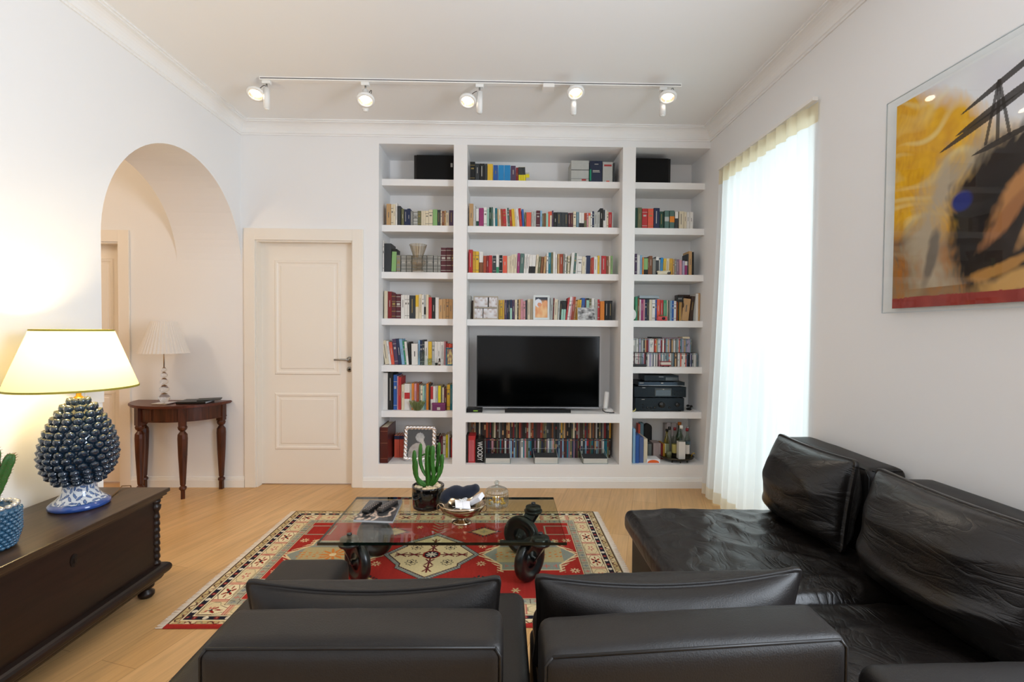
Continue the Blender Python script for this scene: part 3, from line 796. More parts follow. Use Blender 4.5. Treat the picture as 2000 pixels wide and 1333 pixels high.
MB().lathe(px, py, [(0, PZ), (.082, PZ), (.091, PZ+.006), (.093, PZ+.022), (.0915, PZ+.024), (.096, PZ+.028), (.097, PZ+.130), (.0955, PZ+.135), (.089, PZ+.135), (.088, PZ+.118), (0, PZ+.117)], 48, 0, True, False).build('flower_pot', mat('glossy_black_ceramic', '#0A0A0A', .08, coat=1), pt)
def pebbles(parent, cx, cy, z, R_, n, m, seed=1, s=(.010, .017)):
    random.seed(seed)
    for i in range(n):
        a = random.random()*2*PI; r = R_*math.sqrt(random.random()); k = random.uniform(*s)
        MB().ball((cx+r*math.cos(a), cy+r*math.sin(a), z+k*.45), k, 10, 0, (1, random.uniform(.7, 1), .7)).build('pebble', m, parent)
pebbles(pt, px, py, PZ+.116, .072, 34, pebm, s=(.012, .019))
S_ = 1/298.0   # metres per pixel at this depth, heights read from the photo
b = MB()
def cp(dx, dz, dy=0): return (px+dx*S_, py+dy, PZ+.112+dz/352.0)
stem(b, [cp(0, 0), cp(0, 30), cp(-1, 60), cp(0, 92, .01)], .011, .0145)
stem(b, [cp(2, 8), cp(10, 25, -.01), cp(8, 60, -.015), cp(9, 94, -.015)], .009, .012)
stem(b, [cp(-3, 8), cp(-18, 20), cp(-24, 40), cp(-25, 82)], .008, .0105)
stem(b, [cp(-2, 25), cp(-10, 38, .01), cp(-15, 60, .01), cp(-14, 96, .01)], .007, .010)
stem(b, [cp(3, 8), cp(15, 22), cp(23, 42), cp(25, 74)], .008, .010)
stem(b, [cp(3, 20), cp(13, 36, .012), cp(17, 60, .015), cp(19, 98, .015)], .007, .009)
stem(b, [cp(-4, 5), cp(-14, 12, -.012), cp(-20, 28, -.015), cp(-21, 62, -.015)], .006, .009)
stem(b, [cp(4, 6), cp(12, 14, -.012), cp(18, 28, -.012), cp(20, 50, -.012)], .006, .008)
stem(b, [cp(-12, 70, .01), cp(-4, 74), cp(6, 68, -.01), cp(14, 62, -.015)], .004, .004)
b.build('cactus_stems', cactm, pt)

# magazine and remotes
mg = [onZ(x, y, GZ) for x, y in ((690, 1020), (767, 1023), (786, 982), (722, 981))]
mc = sum(mg, Vector())/4
def magcol(U, V):
    k = .045+.02*noise.noise(Vector((U*5, V*5, 1)))
    r = math.hypot(U-.62, V-.45)
    if abs(r-.25+.05*math.sin(V*20)) < .03 or (U < .6 and V < .35 and noise.noise(Vector((U*12, V*10, 2))) > .15): return (.55, .42, .34, 1)
    return (k, k, k*1.05, 1)
def MP(U, V):
    a = mg[0].lerp(mg[1], U); b_ = mg[3].lerp(mg[2], U); p = a.lerp(b_, V)
    return (p.x, p.y, GZ+.012+.035*max(0, U-.72)**1.3*2.2*max(0, V-.3))
mgz = thing('magazine', 'dark glossy magazine with a curling corner on the glass table', 'magazine', (mc.x, mc.y, GZ+.0005))
o = painted('cover', 40, 40, MP, magcol, colmat('printed_cover', .25, coat=.5), mgz, (0, 0, 0)); o.location = tuple(-Vector(mgz['_o']))
poly = [(p.x, p.y) for p in mg]
b = MB(); b.prism(poly, 2, GZ+.0005, GZ+.0112); b.build('pages', mat('page_edges', '#B8BCC0', .7), mgz)
def remote(x, y, z, ang, L_, w, label, mcol):
    t = thing('remote_control', label, 'remote control', (x, y, z), 'remote controls on the magazine')
    t.rotation_euler = (0, 0, ang); t['_o'] = (0, 0, 0)
    b = MB(); b.soft((w/2, L_/2, .010), .008, (8, 16, 4), (0, 0, .002), None, Matrix.Translation((0, 0, .011))); b.build('remote_body', mcol, t)
    for i in range(6):
        for j in range(3):
            MB().ball((-w*.28+w*.28*j, -L_*.36+L_*.125*i, .0225), .0038, 8, 0, (1, 1.1, .5)).build('button', mat('remote_button', '#9C8F88', .4), t)
c1 = onZ(727, 1000, GZ); c2 = onZ(757, 997, GZ)
remote(c1.x, c1.y, GZ+.014, math.radians(-14), .165, .048, 'black remote control with glinting keys, left one on the magazine', black)
remote(c2.x, c2.y, GZ+.014, math.radians(-20), .170, .044, 'dark grey remote control, right one on the magazine', mat('dark_grey_plastic', '#3A3634', .4))
# silver footed bowl holding socks, charger and papers
bp_ = onZ(902, 1022, GZ); bx, by = bp_.x, bp_.y
bw = thing('silver_footed_bowl', 'tarnished silver footed bowl with ring handles on the glass table', 'bowl', (bx, by, GZ+.0005))
BZ = GZ+.0005
silver = mat('tarnished_silver', '#B9A68F', .16, metal=1, vary=.2, nscale=8)
MB().lathe(bx, by, [(0, BZ+.004), (.045, BZ), (.048, BZ+.004), (.040, BZ+.012), (.022, BZ+.020), (.016, BZ+.028), (.022, BZ+.034), (.056, BZ+.042), (.088, BZ+.062), (.106, BZ+.094), (.110, BZ+.112), (.106, BZ+.112), (.084, BZ+.068), (.045, BZ+.048), (0, BZ+.044)], 48, 0, True, False, sx=1.18).build('bowl_body', silver, bw)
for s_ in (-1, 1):
    pts = [(bx+s_*(.118+.020*math.sin(a)), by, BZ+.085+.024*math.cos(a)) for a in [2*PI*i/20 for i in range(20)]]
    MB().tube(pts, .0028, 6, closed=True).build('ring_handle', silver, bw)
t = thing('navy_sock', 'dark navy rolled cloth lying across the silver bowl', 'sock', (bx-.01, by+.03, BZ+.12))
pts = [(bx-.105, by+.0, BZ+.118), (bx-.09, by+.03, BZ+.150), (bx-.045, by+.045, BZ+.160), (bx, by+.05, BZ+.150), (bx+.04, by+.055, BZ+.158), (bx+.075, by+.05, BZ+.178), (bx+.088, by+.045, BZ+.186)]
b = MB(); q = []
for i in range(25):
    t_ = i/24*(len(pts)-1); k = min(int(t_), len(pts)-2); a = t_-k; q.append(Vector(pts[k]).lerp(Vector(pts[k+1]), a))
for _ in range(2): q = [q[0]]+[(q[i-1]+2*q[i]+q[i+1])/4 for i in range(1, 24)]+[q[-1]]
b.tube(q, [.014+.022*math.sin(PI*min(1, (i+2)/26))**.7*(1+.12*math.sin(i*.9)) for i in range(25)], 18)
b.build('knitted_fabric', mat('navy_knit', '#121828', .95, sheen=.2, bump=.5, bscale=500), t)
t = thing('white_notepad', 'white paper box tilted on the right rim of the silver bowl', 'box', (bx+.085, by+.0, BZ+.13)); t.rotation_euler = (.25, -.55, -.5); t['_o'] = (0, 0, 0)
MB().box(-.036, .036, -.028, .030, -.008, .018, 0, .002).build('paper_box', mat('white_card', '#EDEBEE', .6), t)
t = thing('white_gift_card', 'small white card tied with white cord in the silver bowl', 'card', (bx+.008, by-.045, BZ+.118)); t.rotation_euler = (.42, .18, .25); t['_o'] = (0, 0, 0)
MB().box(-.042, .042, -.03, .03, -.003, .003, 0, .001).build('card', mat('white_card', '#EDEBEE', .6), t)
b = MB()
for k in range(3):
    b.tube([(.02*math.sin(a+k)+.004*k-.004, .018+.016*math.cos(a)*(1 if k else .6), .008+.016*abs(math.sin(a*.5+k*.4))) for a in [2*PI*i/16 for i in range(16)]], .0012, 5, closed=True)
b.tube([(0, -.03, .0045), (0, .0, .0045), (.002, .03, .0045)], .0012, 5); b.build('cord', mat('white_cord', '#F2F2F2', .6), t)
t = thing('white_cable', 'thin white earphone cable looping inside the silver bowl', 'cable', (bx-.04, by-.05, BZ+.1))
MB().tube([(bx-.055+.03*math.sin(a*.9), by-.045+.012*math.cos(a), BZ+.082+.03*math.sin(a*.5)) for a in [PI*i/12 for i in range(13)]], .0016, 6).build('cable', mat('white_rubber', '#EEEEEE', .5), t)

# candy jar
jp = onZ(970, 990, GZ); jx, jy = jp.x, jp.y; JZ = GZ+.0005
jar = thing('glass_candy_jar', 'cut glass lidded jar half full of yellow sweets on the table', 'jar', (jx, jy, JZ))
cut = mat('cut_glass', '#FFFFFF', .02, trans=1, ior=1.3)
cutp = mixmat('cut_glass_thin', 'pane', '#F0F4F3', rough=.08, f0=.22)
b = MB(); N = 64
def fluted(b, prof, n, amp, k):
    vs = []; fs = []; K = len(prof)
    for i in range(n):
        a = 2*PI*i/n
        for r, z in prof: rr = r*(1+amp*abs(math.sin(a*k/2))); vs.append((jx+math.cos(a)*rr, jy+math.sin(a)*rr, z))
    for i in range(n):
        for q_ in range(K-1): j = (i+1) % n; fs.append((i*K+q_, j*K+q_, j*K+q_+1, i*K+q_+1))
    b.add(vs, fs, 0, False)
fluted(b, [(0, JZ+.004), (.055, JZ), (.066, JZ+.006), (.070, JZ+.020), (.070, JZ+.080), (.067, JZ+.086)], 96, .035, 24)
b.build('jar_body', cutp, jar)
b = MB(); fluted(b, [(.070, JZ+.088), (.069, JZ+.096), (.060, JZ+.108), (.035, JZ+.120), (.010, JZ+.124), (.008, JZ+.132)], 96, .03, 24)
b.lathe(jx, jy, [(0, JZ+.130), (.010, JZ+.132), (.015, JZ+.140), (.016, JZ+.150), (.010, JZ+.158), (0, JZ+.160)], 8, 0, False, False); b.build('jar_lid', cutp, jar)
random.seed(5); cs = [mat('yellow_sweet', '#E8B21E', .35), mat('amber_sweet', '#B4701A', .35), mat('pale_sweet_wrapper', '#E6DDB8', .3)]
for i in range(34):
    a = random.random()*2*PI; r = .048*math.sqrt(random.random()); z = JZ+.014+random.random()*.045*(1-.4*(r/.048))
    o = MB().ball((jx+r*math.cos(a), jy+r*math.sin(a), z), .0105, 8, 0, (1, .8, .7)).build('wrapped_sweet', cs[random.choice([0, 0, 0, 1, 2])], origin=(jx+r*math.cos(a), jy+r*math.sin(a), z))
    ci = ['yellow', 'amber', 'pale wrapped'][cs.index(o.data.materials[0])]; tag(o, f'small {ci} sweet in the heap inside the cut glass jar', 'sweet', ci+' sweets in the glass jar')

# ================================================================== WOODEN CHEST, LEFT
X0c, X1c, Y0c, Y1c, ZC = -2.195, -1.735, -2.74, -1.665, .540
chs = thing('wooden_chest', 'long dark antique wooden chest standing against the left wall', 'chest', ((X0c+X1c)/2, (Y0c+Y1c)/2, 0))
b = MB(); b.box(X0c, X1c, Y0c, Y1c, ZC-.020, ZC, 0, .004); b.box(X0c+.008, X1c-.010, Y0c+.010, Y1c-.010, ZC-.034, ZC-.019, 0, .003)
b.box(X0c+.02, X1c-.024, Y0c+.024, Y1c-.024, ZC-.048, ZC-.033); b.build('lid', ebony_top, chs)
MB().box(X0c+.03, X1c-.036, Y0c+.036, Y1c-.036, .13, ZC-.047).build('chest_body', ebony, chs)
b = MB(); pr = []
for i in range(9): a = -PI/2+PI*i/8; pr.append((.036+.030*math.cos(a)-.03, .122+.030*math.sin(a)))
pr = [(-.01, .075), (.0, .075), (.008, .088)]+[(.006+.028*math.cos(a), .125+.030*math.sin(a)) for a in [-PI/2+PI*i/8 for i in range(9)]]+[(-.01, .158)]
x1, y0, y1, x0 = X1c-.030, Y0c+.03, Y1c-.03, X0c+.03
b.sweep(pr, [(x0, y0, 0, -1), (x1, y0, 1, -1), (x1, y1, 1, 1), (x0, y1, 0, 1)]); b.box(x0, x1, y0, y1, .076, .14); b.build('base_moulding', ebony, chs)
for y in (Y0c+.075, Y1c-.075):
    for x in (X0c+.07, X1c-.075):
        MB().lathe(x, y, [(0, 0), (.026, 0), (.036, .012), (.036, .026), (.022, .038), (.020, .044), (.034, .052), (.036, .064), (.030, .076), (0, .076)], 24).build('bun_foot', ebony, chs)
for y in (Y0c+.052, Y1c-.052):       # carved pilasters
    b = MB(); z = .158
    prof = [(.0, .158), (.020, .158), (.020, .168), (.012, .178)]
    for i in range(14): zz = .185+i*.017; prof += [(.014+.004*(i % 2), zz), (.019-.003*(i % 2), zz+.008)]
    prof += [(.013, .43), (.022, .445), (.024, .462), (.016, .47), (.022, .48), (.022, .492), (0, .492)]
    b.lathe(X1c-.040, y, prof, 16); b.build('carved_pilaster', ebony, chs)
b = MB(); b.lathe(0, 0, [(0, 0), (.022, 0), (.024, .002), (.010, .004), (0, .004)], 8, 0, False); me = b
v = [(X1c-.036+p[2], -2.20+p[0]*.8, .408+p[1]*1.2) for p in b.v]; b2 = MB(); b2.add(v, b.f); b2.box(X1c-.033, X1c-.0305, -2.204, -2.196, .398, .416, 1)
tag(b2.build('keyhole_plate', [mat('aged_iron', '#2A2522', .45, metal=.7), black], chs), 'dark carved keyhole plate')

# pine cone lamp
lx, ly, lz = -1.970, -1.936, ZC+.0005
lamp = thing('pine_cone_table_lamp', 'lit table lamp with a dark blue ceramic pine cone base and yellow shade', 'lamp', (lx, ly, lz))
cer = mat('dark_blue_glaze', '#14283A', .12, coat=1, vary=.45, nscale=7)
blu = mat('cobalt_rim_glaze', '#2A4C92', .15, coat=1, vary=.15)
MB().lathe(lx, ly, [(0, lz), (.108, lz), (.115, lz+.008), (.114, lz+.020), (.104, lz+.028)], 56, 0, True, False).build('foot_rim', blu, lamp)
# blue and white painted foot
def footcol(U, V):
    a = U*2*PI; z = V
    if V > .93 or V < .05: return lin('#3B5A8C')
    s_ = 0
    for k in range(2):
        cu = (U*14+.5*k) ; fu = (cu % 1)-.5; row = (V*3.2+.35*k); fv = (row % 1)-.5
        an = (int(cu)*1.7+int(row)*2.3); x = fu*math.cos(an)+fv*math.sin(an); y = -fu*math.sin(an)+fv*math.cos(an)
        if (x/.40)**2+(y/.15)**2 < 1: return lin('#2C4676') if (x/.3)**2+(y/.07)**2 > 1 else lin('#6E86B0')
    if abs(math.sin(U*2*PI*7+V*9)) < .07: return lin('#3A5484')
    return lin('#D6D9DC')
fpr = [(.104, .028), (.088, .040), (.072, .058), (.064, .080), (.062, .105), (.066, .128)]
def FP(U, V):
    t_ = V*(len(fpr)-1); k = min(int(t_), len(fpr)-2); a = t_-k; r = fpr[k][0]*(1-a)+fpr[k+1][0]*a; z = fpr[k][1]*(1-a)+fpr[k+1][1]*a
    return (lx+r*math.cos(U*2*PI), ly+r*math.sin(U*2*PI), lz+z)
o = painted('painted_foot', 300, 60, FP, footcol, colmat('painted_majolica', .12, coat=1), lamp, (0, 0, 0)); o.location = tuple(-Vector(lamp['_o']))
for p in o.data.polygons: p.use_smooth = True
zc0, zc1 = lz+.118, lz+.505
CR = [(0, .070), (.08, .100), (.2, .124), (.33, .130), (.48, .124), (.62, .108), (.76, .083), (.88, .054), (.96, .028), (1, .012)]
def coneR(t):
    t = max(0, min(1, t))
    for (a, p), (b_, q_) in zip(CR, CR[1:]):
        if t <= b_: return p+(q_-p)*(t-a)/(b_-a)
    return .012
b = MB(); prof = [(.03, zc0)]+[(max(.012, coneR(i/24)), zc0+(zc1-zc0)*i/24) for i in range(25)]+[(0, zc1+.004)]
b.lathe(lx, ly, prof, 40, 0, True, False)
rows = 14
for k in range(rows):
    t_ = (k+.4)/rows; z = zc0+(zc1-zc0)*t_; R_ = coneR(t_)
    nn = max(7, int(2*PI*max(R_, .02)/.0385)); dz = .01
    slope = (coneR(min(1, t_+.03))-coneR(max(0, t_-.03)))/((zc1-zc0)*.06)
    for j in range(nn):
        a = 2*PI*(j+(k % 2)*.5)/nn; ca, sa = math.cos(a), math.sin(a)
        nrm = Vector((ca, sa, -slope)).normalized(); c0 = Vector((lx+R_*ca, ly+R_*sa, z))
        tx = Vector((-sa, ca, 0)); up = nrm.cross(tx).normalized(); up = up if up.z > 0 else -up
        # a pointed scale: half dome, tip drooping outwards
        vs = []; fs = []; K = 8; rr = .0205*min(1, .6+R_/.10)
        for q_, (rad, h, sh) in enumerate(((1.0, -.002, 0), (.95, .008, .0), (.66, .0165, .001), (.24, .021, .004))):
            for i in range(K):
                an = 2*PI*i/K; vs.append(c0+tx*math.cos(an)*rr*rad+up*(math.sin(an)*rr*rad*.92+sh)+nrm*h)
        vs.append(c0+nrm*.0235+up*.005)
        for q_ in range(3):
            for i in range(K): w_ = (i+1) % K; fs.append((q_*K+i, q_*K+w_, (q_+1)*K+w_, (q_+1)*K+i))
        for i in range(K): fs.append((3*K+i, 3*K+(i+1) % K, 4*K))
        b.add(vs, fs, 0, True)
b.build('pine_cone_body', cer, lamp)
brass = mat('brass', '#B08A3A', .25, metal=1)
MB().lathe(lx, ly, [(.022, zc1), (.010, zc1+.012), (.010, zc1+.05), (.017, zc1+.055), (.017, zc1+.095), (0, zc1+.096)], 20).build('bulb_socket', brass, lamp)
shade_m = mixmat('yellow_shade_cloth', 'cloth', '#F5EAB8', .42)
zs0, zs1 = 1.093, 1.362
sx_ = lx-.022
MB().lathe(sx_, ly, [(.243, zs0), (.149, zs1)], 72, 0, True, False).build('lamp_shade', shade_m, lamp)
trimo = mat('olive_gold_trim', '#8E8428', .6)
MB().lathe(sx_, ly, [(.2445, zs0-.002), (.2445, zs0+.007), (.2415, zs0+.007), (.2415, zs0-.002), (.2445, zs0-.002)], 72, 0, False, False).build('shade_trim', trimo, lamp)
MB().lathe(sx_, ly, [(.1515, zs1-.006), (.1500, zs1+.002), (.147, zs1+.002), (.148, zs1-.006), (.1515, zs1-.006)], 72, 0, False, False).build('shade_trim', trimo, lamp)
b = MB()
for k in range(3): a = 2*PI*k/3+.3; b.tube([(lx, ly, zs1-.03), (sx_+.147*math.cos(a), ly+.147*math.sin(a), zs1-.003)], .0016, 6)
b.cyl((lx, ly, zc1+.09), (lx, ly, zs1-.03), .003, 8); b.build('shade_carrier', brass, lamp)
MB().ball((lx, ly, zc1+.135), .032, 20, 0, (1, 1, 1.2)).build('light_bulb', mat('warm_bulb', '#FFFFFF', .4, emit='#FFD890', estr=8), lamp)
point('lamp_bulb_light', (lx, ly, zc1+.18), 15, (1, .76, .40), .05)

# lamp cord
t = thing('lamp_cord', 'thin brown cord of the pine cone lamp trailing over the chest', 'cord', (lx+.1, ly+.2, ZC))
MB().tube([(lx+.06, ly+.10, ZC+.003), (lx+.02, ly+.20, ZC+.004), (lx+.0, Y1c-.02, ZC+.012), (lx+.02, Y1c+.012, ZC+.004), (lx+.03, Y1c+.03, ZC-.10), (lx+.02, Y1c+.05, .004)], .0028, 6).build('cord', mat('brown_cord', '#6A4A22', .5), t)

# cactus in the blue knobbed pot
qx, qy, qz = -1.918, -2.395, ZC+.0005
cp_ = thing('cactus_in_knobbed_pot', 'spiny green cactus in a blue knobbed ceramic pot at the left edge', 'potted plant', (qx, qy, qz))
bl2 = mat('blue_grey_glaze', '#2E5A78', .14, coat=1, vary=.3, nscale=12)
b = MB(); b.lathe(qx, qy, [(0, qz), (.066, qz), (.074, qz+.01), (.086, qz+.06), (.086, qz+.145), (.080, qz+.158), (.070, qz+.158), (.068, qz+.14), (0, qz+.135)], 40, 0, True, False)
for k in range(11):
    z = qz+.012+k*.0128; R_ = .073+.014*min(1, k/4); nn = 26
    for j in range(nn):
        a = 2*PI*(j+(k % 2)*.5)/nn; b.ball((qx+R_*math.cos(a), qy+R_*math.sin(a), z), .0105, 8, 0, (1, 1, .72))
b.build('knobbed_pot', bl2, cp_)
b = MB(); vs = []
for j in range(20):
    a = 2*PI*j/20; b.ball((qx+.078*math.cos(a), qy+.078*math.sin(a), qz+.161), .013, 8, 0, (1, 1, .6))
b.build('silver_shell_rim', mat('silver_lustre', '#C9C6C0', .25, metal=.6), cp_)
pebbles(cp_, qx, qy, qz+.135, .055, 20, pebm, 4)
b = MB(); sp = MB()
for pts, r0, r1 in (([(qx+.006, qy, qz+.13), (qx+.010, qy, qz+.21), (qx+.016, qy+.005, qz+.30), (qx+.018, qy+.005, qz+.385)], .016, .022),
                    ([(qx+.014, qy-.01, qz+.135), (qx+.034, qy-.005, qz+.205), (qx+.060, qy+.002, qz+.280), (qx+.084, qy+.010, qz+.358)], .013, .0165),
                    ([(qx-.02, qy-.02, qz+.13), (qx-.04, qy-.03, qz+.20), (qx-.055, qy-.04, qz+.30)], .012, .016)):
    out, rs = stem(b, pts, r0, r1, 4, .30, 24)
    for i, (p, r) in enumerate(zip(out, rs)):
        for k in range(8):
            a = PI/4*k+.2*i
            d_ = Vector((math.cos(a), math.sin(a), .35)); q0 = p+Vector((math.cos(a), math.sin(a), 0))*r*.95
            sp.tube([q0, q0+d_*.0075], [.0011, .0003], 4)
b.build('cactus_stems', cact2, cp_); sp.build('spines', spinem, cp_)['kind'] = 'stuff'

# ================================================================== HALF ROUND CONSOLE TABLE
kx, ky, kz = -2.722, -.012, .755
con = thing('half_round_console_table', 'antique brown half round console table under the arch', 'console table', (kx, ky, 0))
def half(r, n=36): return [(kx+r*math.cos(PI+PI*i/n), ky+r*.92*math.sin(PI+PI*i/n)) for i in range(n+1)]
b = MB(); b.prism(half(.398), 2, kz-.014, kz-.004); b.prism(half(.392), 2, kz-.004, kz); b.prism(half(.390), 2, kz-.022, kz-.014); b.build('table_top', walnut_h, con)
b = MB(); b.prism(half(.350), 2, kz-.130, kz-.022); b.prism(half(.354), 2, kz-.135, kz-.128); b.build('apron', walnut, con)
b = MB()
ring = [PI+PI*i/40 for i in range(8, 19)]
for i in range(len(ring)-1):
    a0, a1 = ring[i], ring[i+1]
    f4 = [(kx+r*math.cos(a), ky+r*.92*math.sin(a)) for a in (a0, a1) for r in (.349, .356)]
    b.prism([f4[0], f4[2], f4[3], f4[1]], 2, kz-.120, kz-.036)
dr = b.build('drawer_front', walnut, con)
a = PI+PI*13/40; MB().ball((kx+.364*math.cos(a), ky+.335*math.sin(a), kz-.078), .012, 12).build('drawer_knob', walnut, dr)
def leg(x, y, a):
    b = MB(); c, s_ = math.cos(a), math.sin(a)
    def sq(w, z0, z1): b.prism([(x+w*(c*i-s_*j), y+w*(s_*i+c*j)) for i, j in ((-1, -1), (1, -1), (1, 1), (-1, 1))], 2, z0, z1)
    sq(.027, kz-.165, kz-.022)
    b.lathe(x, y, [(.028, kz-.165), (.034, kz-.178), (.030, kz-.195), (.017, kz-.210), (.021, kz-.216), (.034, kz-.235), (.036, kz-.27), (.032, .35), (.020, .115), (.015, .105), (.026, .095), (.028, .082), (.018, .068)][::-1], 12, 0, False)
    b.prism([(x+.014*(c*i-s_*j), y+.014*(s_*i+c*j)) for i, j in ((-1, -1), (1, -1), (1, 1), (-1, 1))], 2, 0, .070)
    b.build('leg', walnut, con)
leg(kx+.325, ky-.034, 0); leg(kx-.325, ky-.034, 0); leg(kx+.160, ky-.282, .5); leg(kx-.185, ky-.272, -.5)
# crystal lamp
ax_, ay_, az_ = -2.745, -.235, kz+.0005
cl_ = thing('crystal_table_lamp', 'unlit crystal ball lamp with a pleated white shade on the console', 'lamp', (ax_, ay_, az_))
MB().box(ax_-.062, ax_+.062, ay_-.062, ay_+.062, az_, az_+.010, 0, .002).build('chrome_base', chrome, cl_)
cry = mat('crystal', '#FFFFFF', .02, trans=.85, ior=1.45, spec=.8)
z = az_+.012
for r in (.041, .035, .030, .025, .020):
    MB().ball((ax_, ay_, z+r*.88), r, 10, 0, (1, 1, .88)).build('crystal_ball', cry, cl_); z += 2*r*.88
    MB().lathe(ax_, ay_, [(0, z), (r*.62, z-.002), (r*.2, z+.004), (0, z+.004)], 12).build('metal_collar', mat('bronze_collar', '#8C6A4A', .3, metal=1), cl_); z += .004
MB().cyl((ax_, ay_, z), (ax_, ay_, 1.36), .005, 12).build('stem_rod', chrome, cl_)
b = MB(); nn = 160; vs = []
for i in range(nn):
    a = 2*PI*i/nn; w_ = 1+.018*math.sin(a*40)
    for r, zz in ((.176, 1.168), (.131, 1.297), (.087, 1.425)): vs.append((ax_+r*w_*math.cos(a), ay_+r*w_*math.sin(a), zz))
b.add(vs, [(i*3+k, ((i+1) % nn)*3+k, ((i+1) % nn)*3+k+1, i*3+k+1) for i in range(nn) for k in range(2)], 0, False)
b.build('pleated_shade', mixmat('white_pleated_cloth', 'cloth', '#F6F2EC', .35), cl_)
# things on the console
t = thing('black_leather_diary', 'closed black diary lying on the console beside the crystal lamp', 'diary', (-2.52, -.15, kz))
t.rotation_euler = (0, 0, .15); t['_o'] = (0, 0, 0)
MB().box(-.13, .09, -.10, .08, .001, .020, 0, .003).build('cover', black, t); MB().box(-.122, .0905, -.094, .074, .005, .016).build('pages', mat('page_edges', '#B8BCC0', .7), t)
t = thing('grey_document_folder', 'thin dark grey folder on the console, right of the black diary', 'folder', (-2.42, -.12, kz)); t.rotation_euler = (0, 0, .42); t['_o'] = (0, 0, 0)
MB().box(-.11, .06, -.06, .06, .0215, .029, 0, .002).build('cover', mat('dark_grey_card', '#3C3C38', .5), t)

# ================================================================== PICTURE ON THE RIGHT WALL
pa = thing('acrylic_framed_painting', 'large abstract painting in a clear acrylic box on the right wall', 'painting', (XR, -2.56, 1.94))
PY0, PY1, PZ0, PZ1 = -2.028, -3.12, 1.468, 2.415
acr = mixmat('acrylic_box', 'pane', '#FBFDFD', rough=.015, f0=.03)
b = MB(); xf = XR-.052
for p in (((xf, PY0, PZ0), (xf, PY1, PZ0), (xf, PY1, PZ1), (xf, PY0, PZ1)), ((xf, PY0, PZ0), (xf, PY0, PZ1), (XR-.002, PY0, PZ1), (XR-.002, PY0, PZ0)), ((xf, PY1, PZ0), (xf, PY1, PZ1), (XR-.002, PY1, PZ1), (XR-.002, PY1, PZ0)),
          ((xf, PY0, PZ1), (xf, PY1, PZ1), (XR-.002, PY1, PZ1), (XR-.002, PY0, PZ1)), ((xf, PY0, PZ0), (xf, PY1, PZ0), (XR-.002, PY1, PZ0), (XR-.002, PY0, PZ0))): b.add(p, [(0, 1, 2, 3)])
b.build('acrylic_box', acr, pa)
b = MB(); ed = mixmat('acrylic_edge', 'cloth', '#DDE3E6', .5)
for y in (PY0, PY1): b.box(xf, xf+.004, y-.002, y+.002, PZ0, PZ1)
for z in (PZ0, PZ1): b.box(xf, xf+.004, PY1, PY0, z-.002, z+.002)
b.build('acrylic_edges', ed, pa)
MB().box(XR-.020, XR-.004, PY1+.02, PY0-.02, PZ0+.02, PZ1-.02).build('canvas_board', mat('board_edge', '#CFCBC4', .7), pa)
def mixc(a, b_, t_): t_ = max(0, min(1, t_)); return tuple(a[i]*(1-t_)+b_[i]*t_ for i in range(3))
def art(U, V):                                   # U from the far edge, V upwards; painted brush fields
    x, y = U*1.052, V*.907
    n1 = noise.noise(Vector((x*5, y*5, 0))); n2 = noise.noise(Vector((x*3+4, y*26+n1*3, 1))); n3 = noise.noise(Vector((x*14, y*9, 7)))*.7+.5*noise.noise(Vector((x*60+n1*5, y*30, 2)))
    pale = mixc(lin('#F0F1F2'), lin('#E2DEE8'), .5+n1)
    yel = mixc(lin('#F2B818'), lin('#DA9A10'), .5+n3); yel = mixc(yel, lin('#F2E2A0'), max(0, n2)*1.0)
    brn = mixc(lin('#A08A68'), lin('#6A5440'), .5+n2); drk = mixc(lin('#16100E'), lin('#2C1F18'), .5+n1)
    c = yel
    c = mixc(c, mixc(lin('#B0702A'), brn, .6+n3), (.40-y+.05*n1)*7)                      # yellow sinking into browns
    c = mixc(c, pale, (x*.9+y*1.0-.98+n1*.10+n3*.04)*9)                                   # pale upper field
    k = .12-abs(math.hypot((x-.40)/1.0, (y-.26)/1.15)-.24)+n3*.05
    if y > .08: c = mixc(c, lin('#B8A68C'), k*9)                                          # broad sandy arc
    m_ = 1-math.hypot((x-.60)/.36, (y-.27)/.37)+.12*n3+.10*n1; c = mixc(c, drk, m_*6)     # dark mass
    for (cx, cy_, rx, ry, an, col) in ((.55, .40, .20, .055, .9, '#C08650'), (.50, .30, .15, .03, .8, '#A87044'), (.62, .33, .17, .035, 1.0, '#D09A60'), (.60, .08, .26, .060, .12, '#D0A05C'), (.48, .13, .16, .028, .3, '#B88444'), (.20, .20, .14, .040, 1.3, '#7A6E60'), (.70, .55, .10, .04, -.6, '#5A4A5E'), (.85, .45, .16, .05, 1.2, '#8A6A3C')):
        xx, yy = x-cx, y-cy_; a_ = xx*math.cos(an)+yy*math.sin(an)+.02*n1; b_ = -xx*math.sin(an)+yy*math.cos(an)+.03*n1
        k = 1-math.hypot(a_/rx, b_/ry)+.25*n3+.1*n1; c = mixc(c, lin(col), k*2.2)
    k = 1-math.hypot((x-.325)/.05, (y-.40)/.045); c = mixc(c, lin('#1E2A78'), k*3)
    for (sx, sy, ln, sl, w_) in ((.22, .62, .36, .30, .013), (.29, .66, .36, .30, .015), (.31, .735, .40, .34, .013), (.36, .56, .24, .16, .012)):
        t_ = (x-sx)/ln
        if 0 < t_ < 1 and abs(y-(sy+sl*(x-sx)*1.0)) < w_*math.sin(PI*t_)**.6: c = mixc(c, drk, .92)
    for dx_ in (0, -.05, .05):
        if abs(x-(.455+dx_*(.80-y)*4)) < .006 and .58 < y < .80: c = mixc(c, drk, .85)
    if y < .045+.006*n3: c = mixc(lin('#8E2A22'), lin('#A8453A'), .5+n3)
    return (max(.004, c[0]), max(.004, c[1]), max(.004, c[2]), 1)
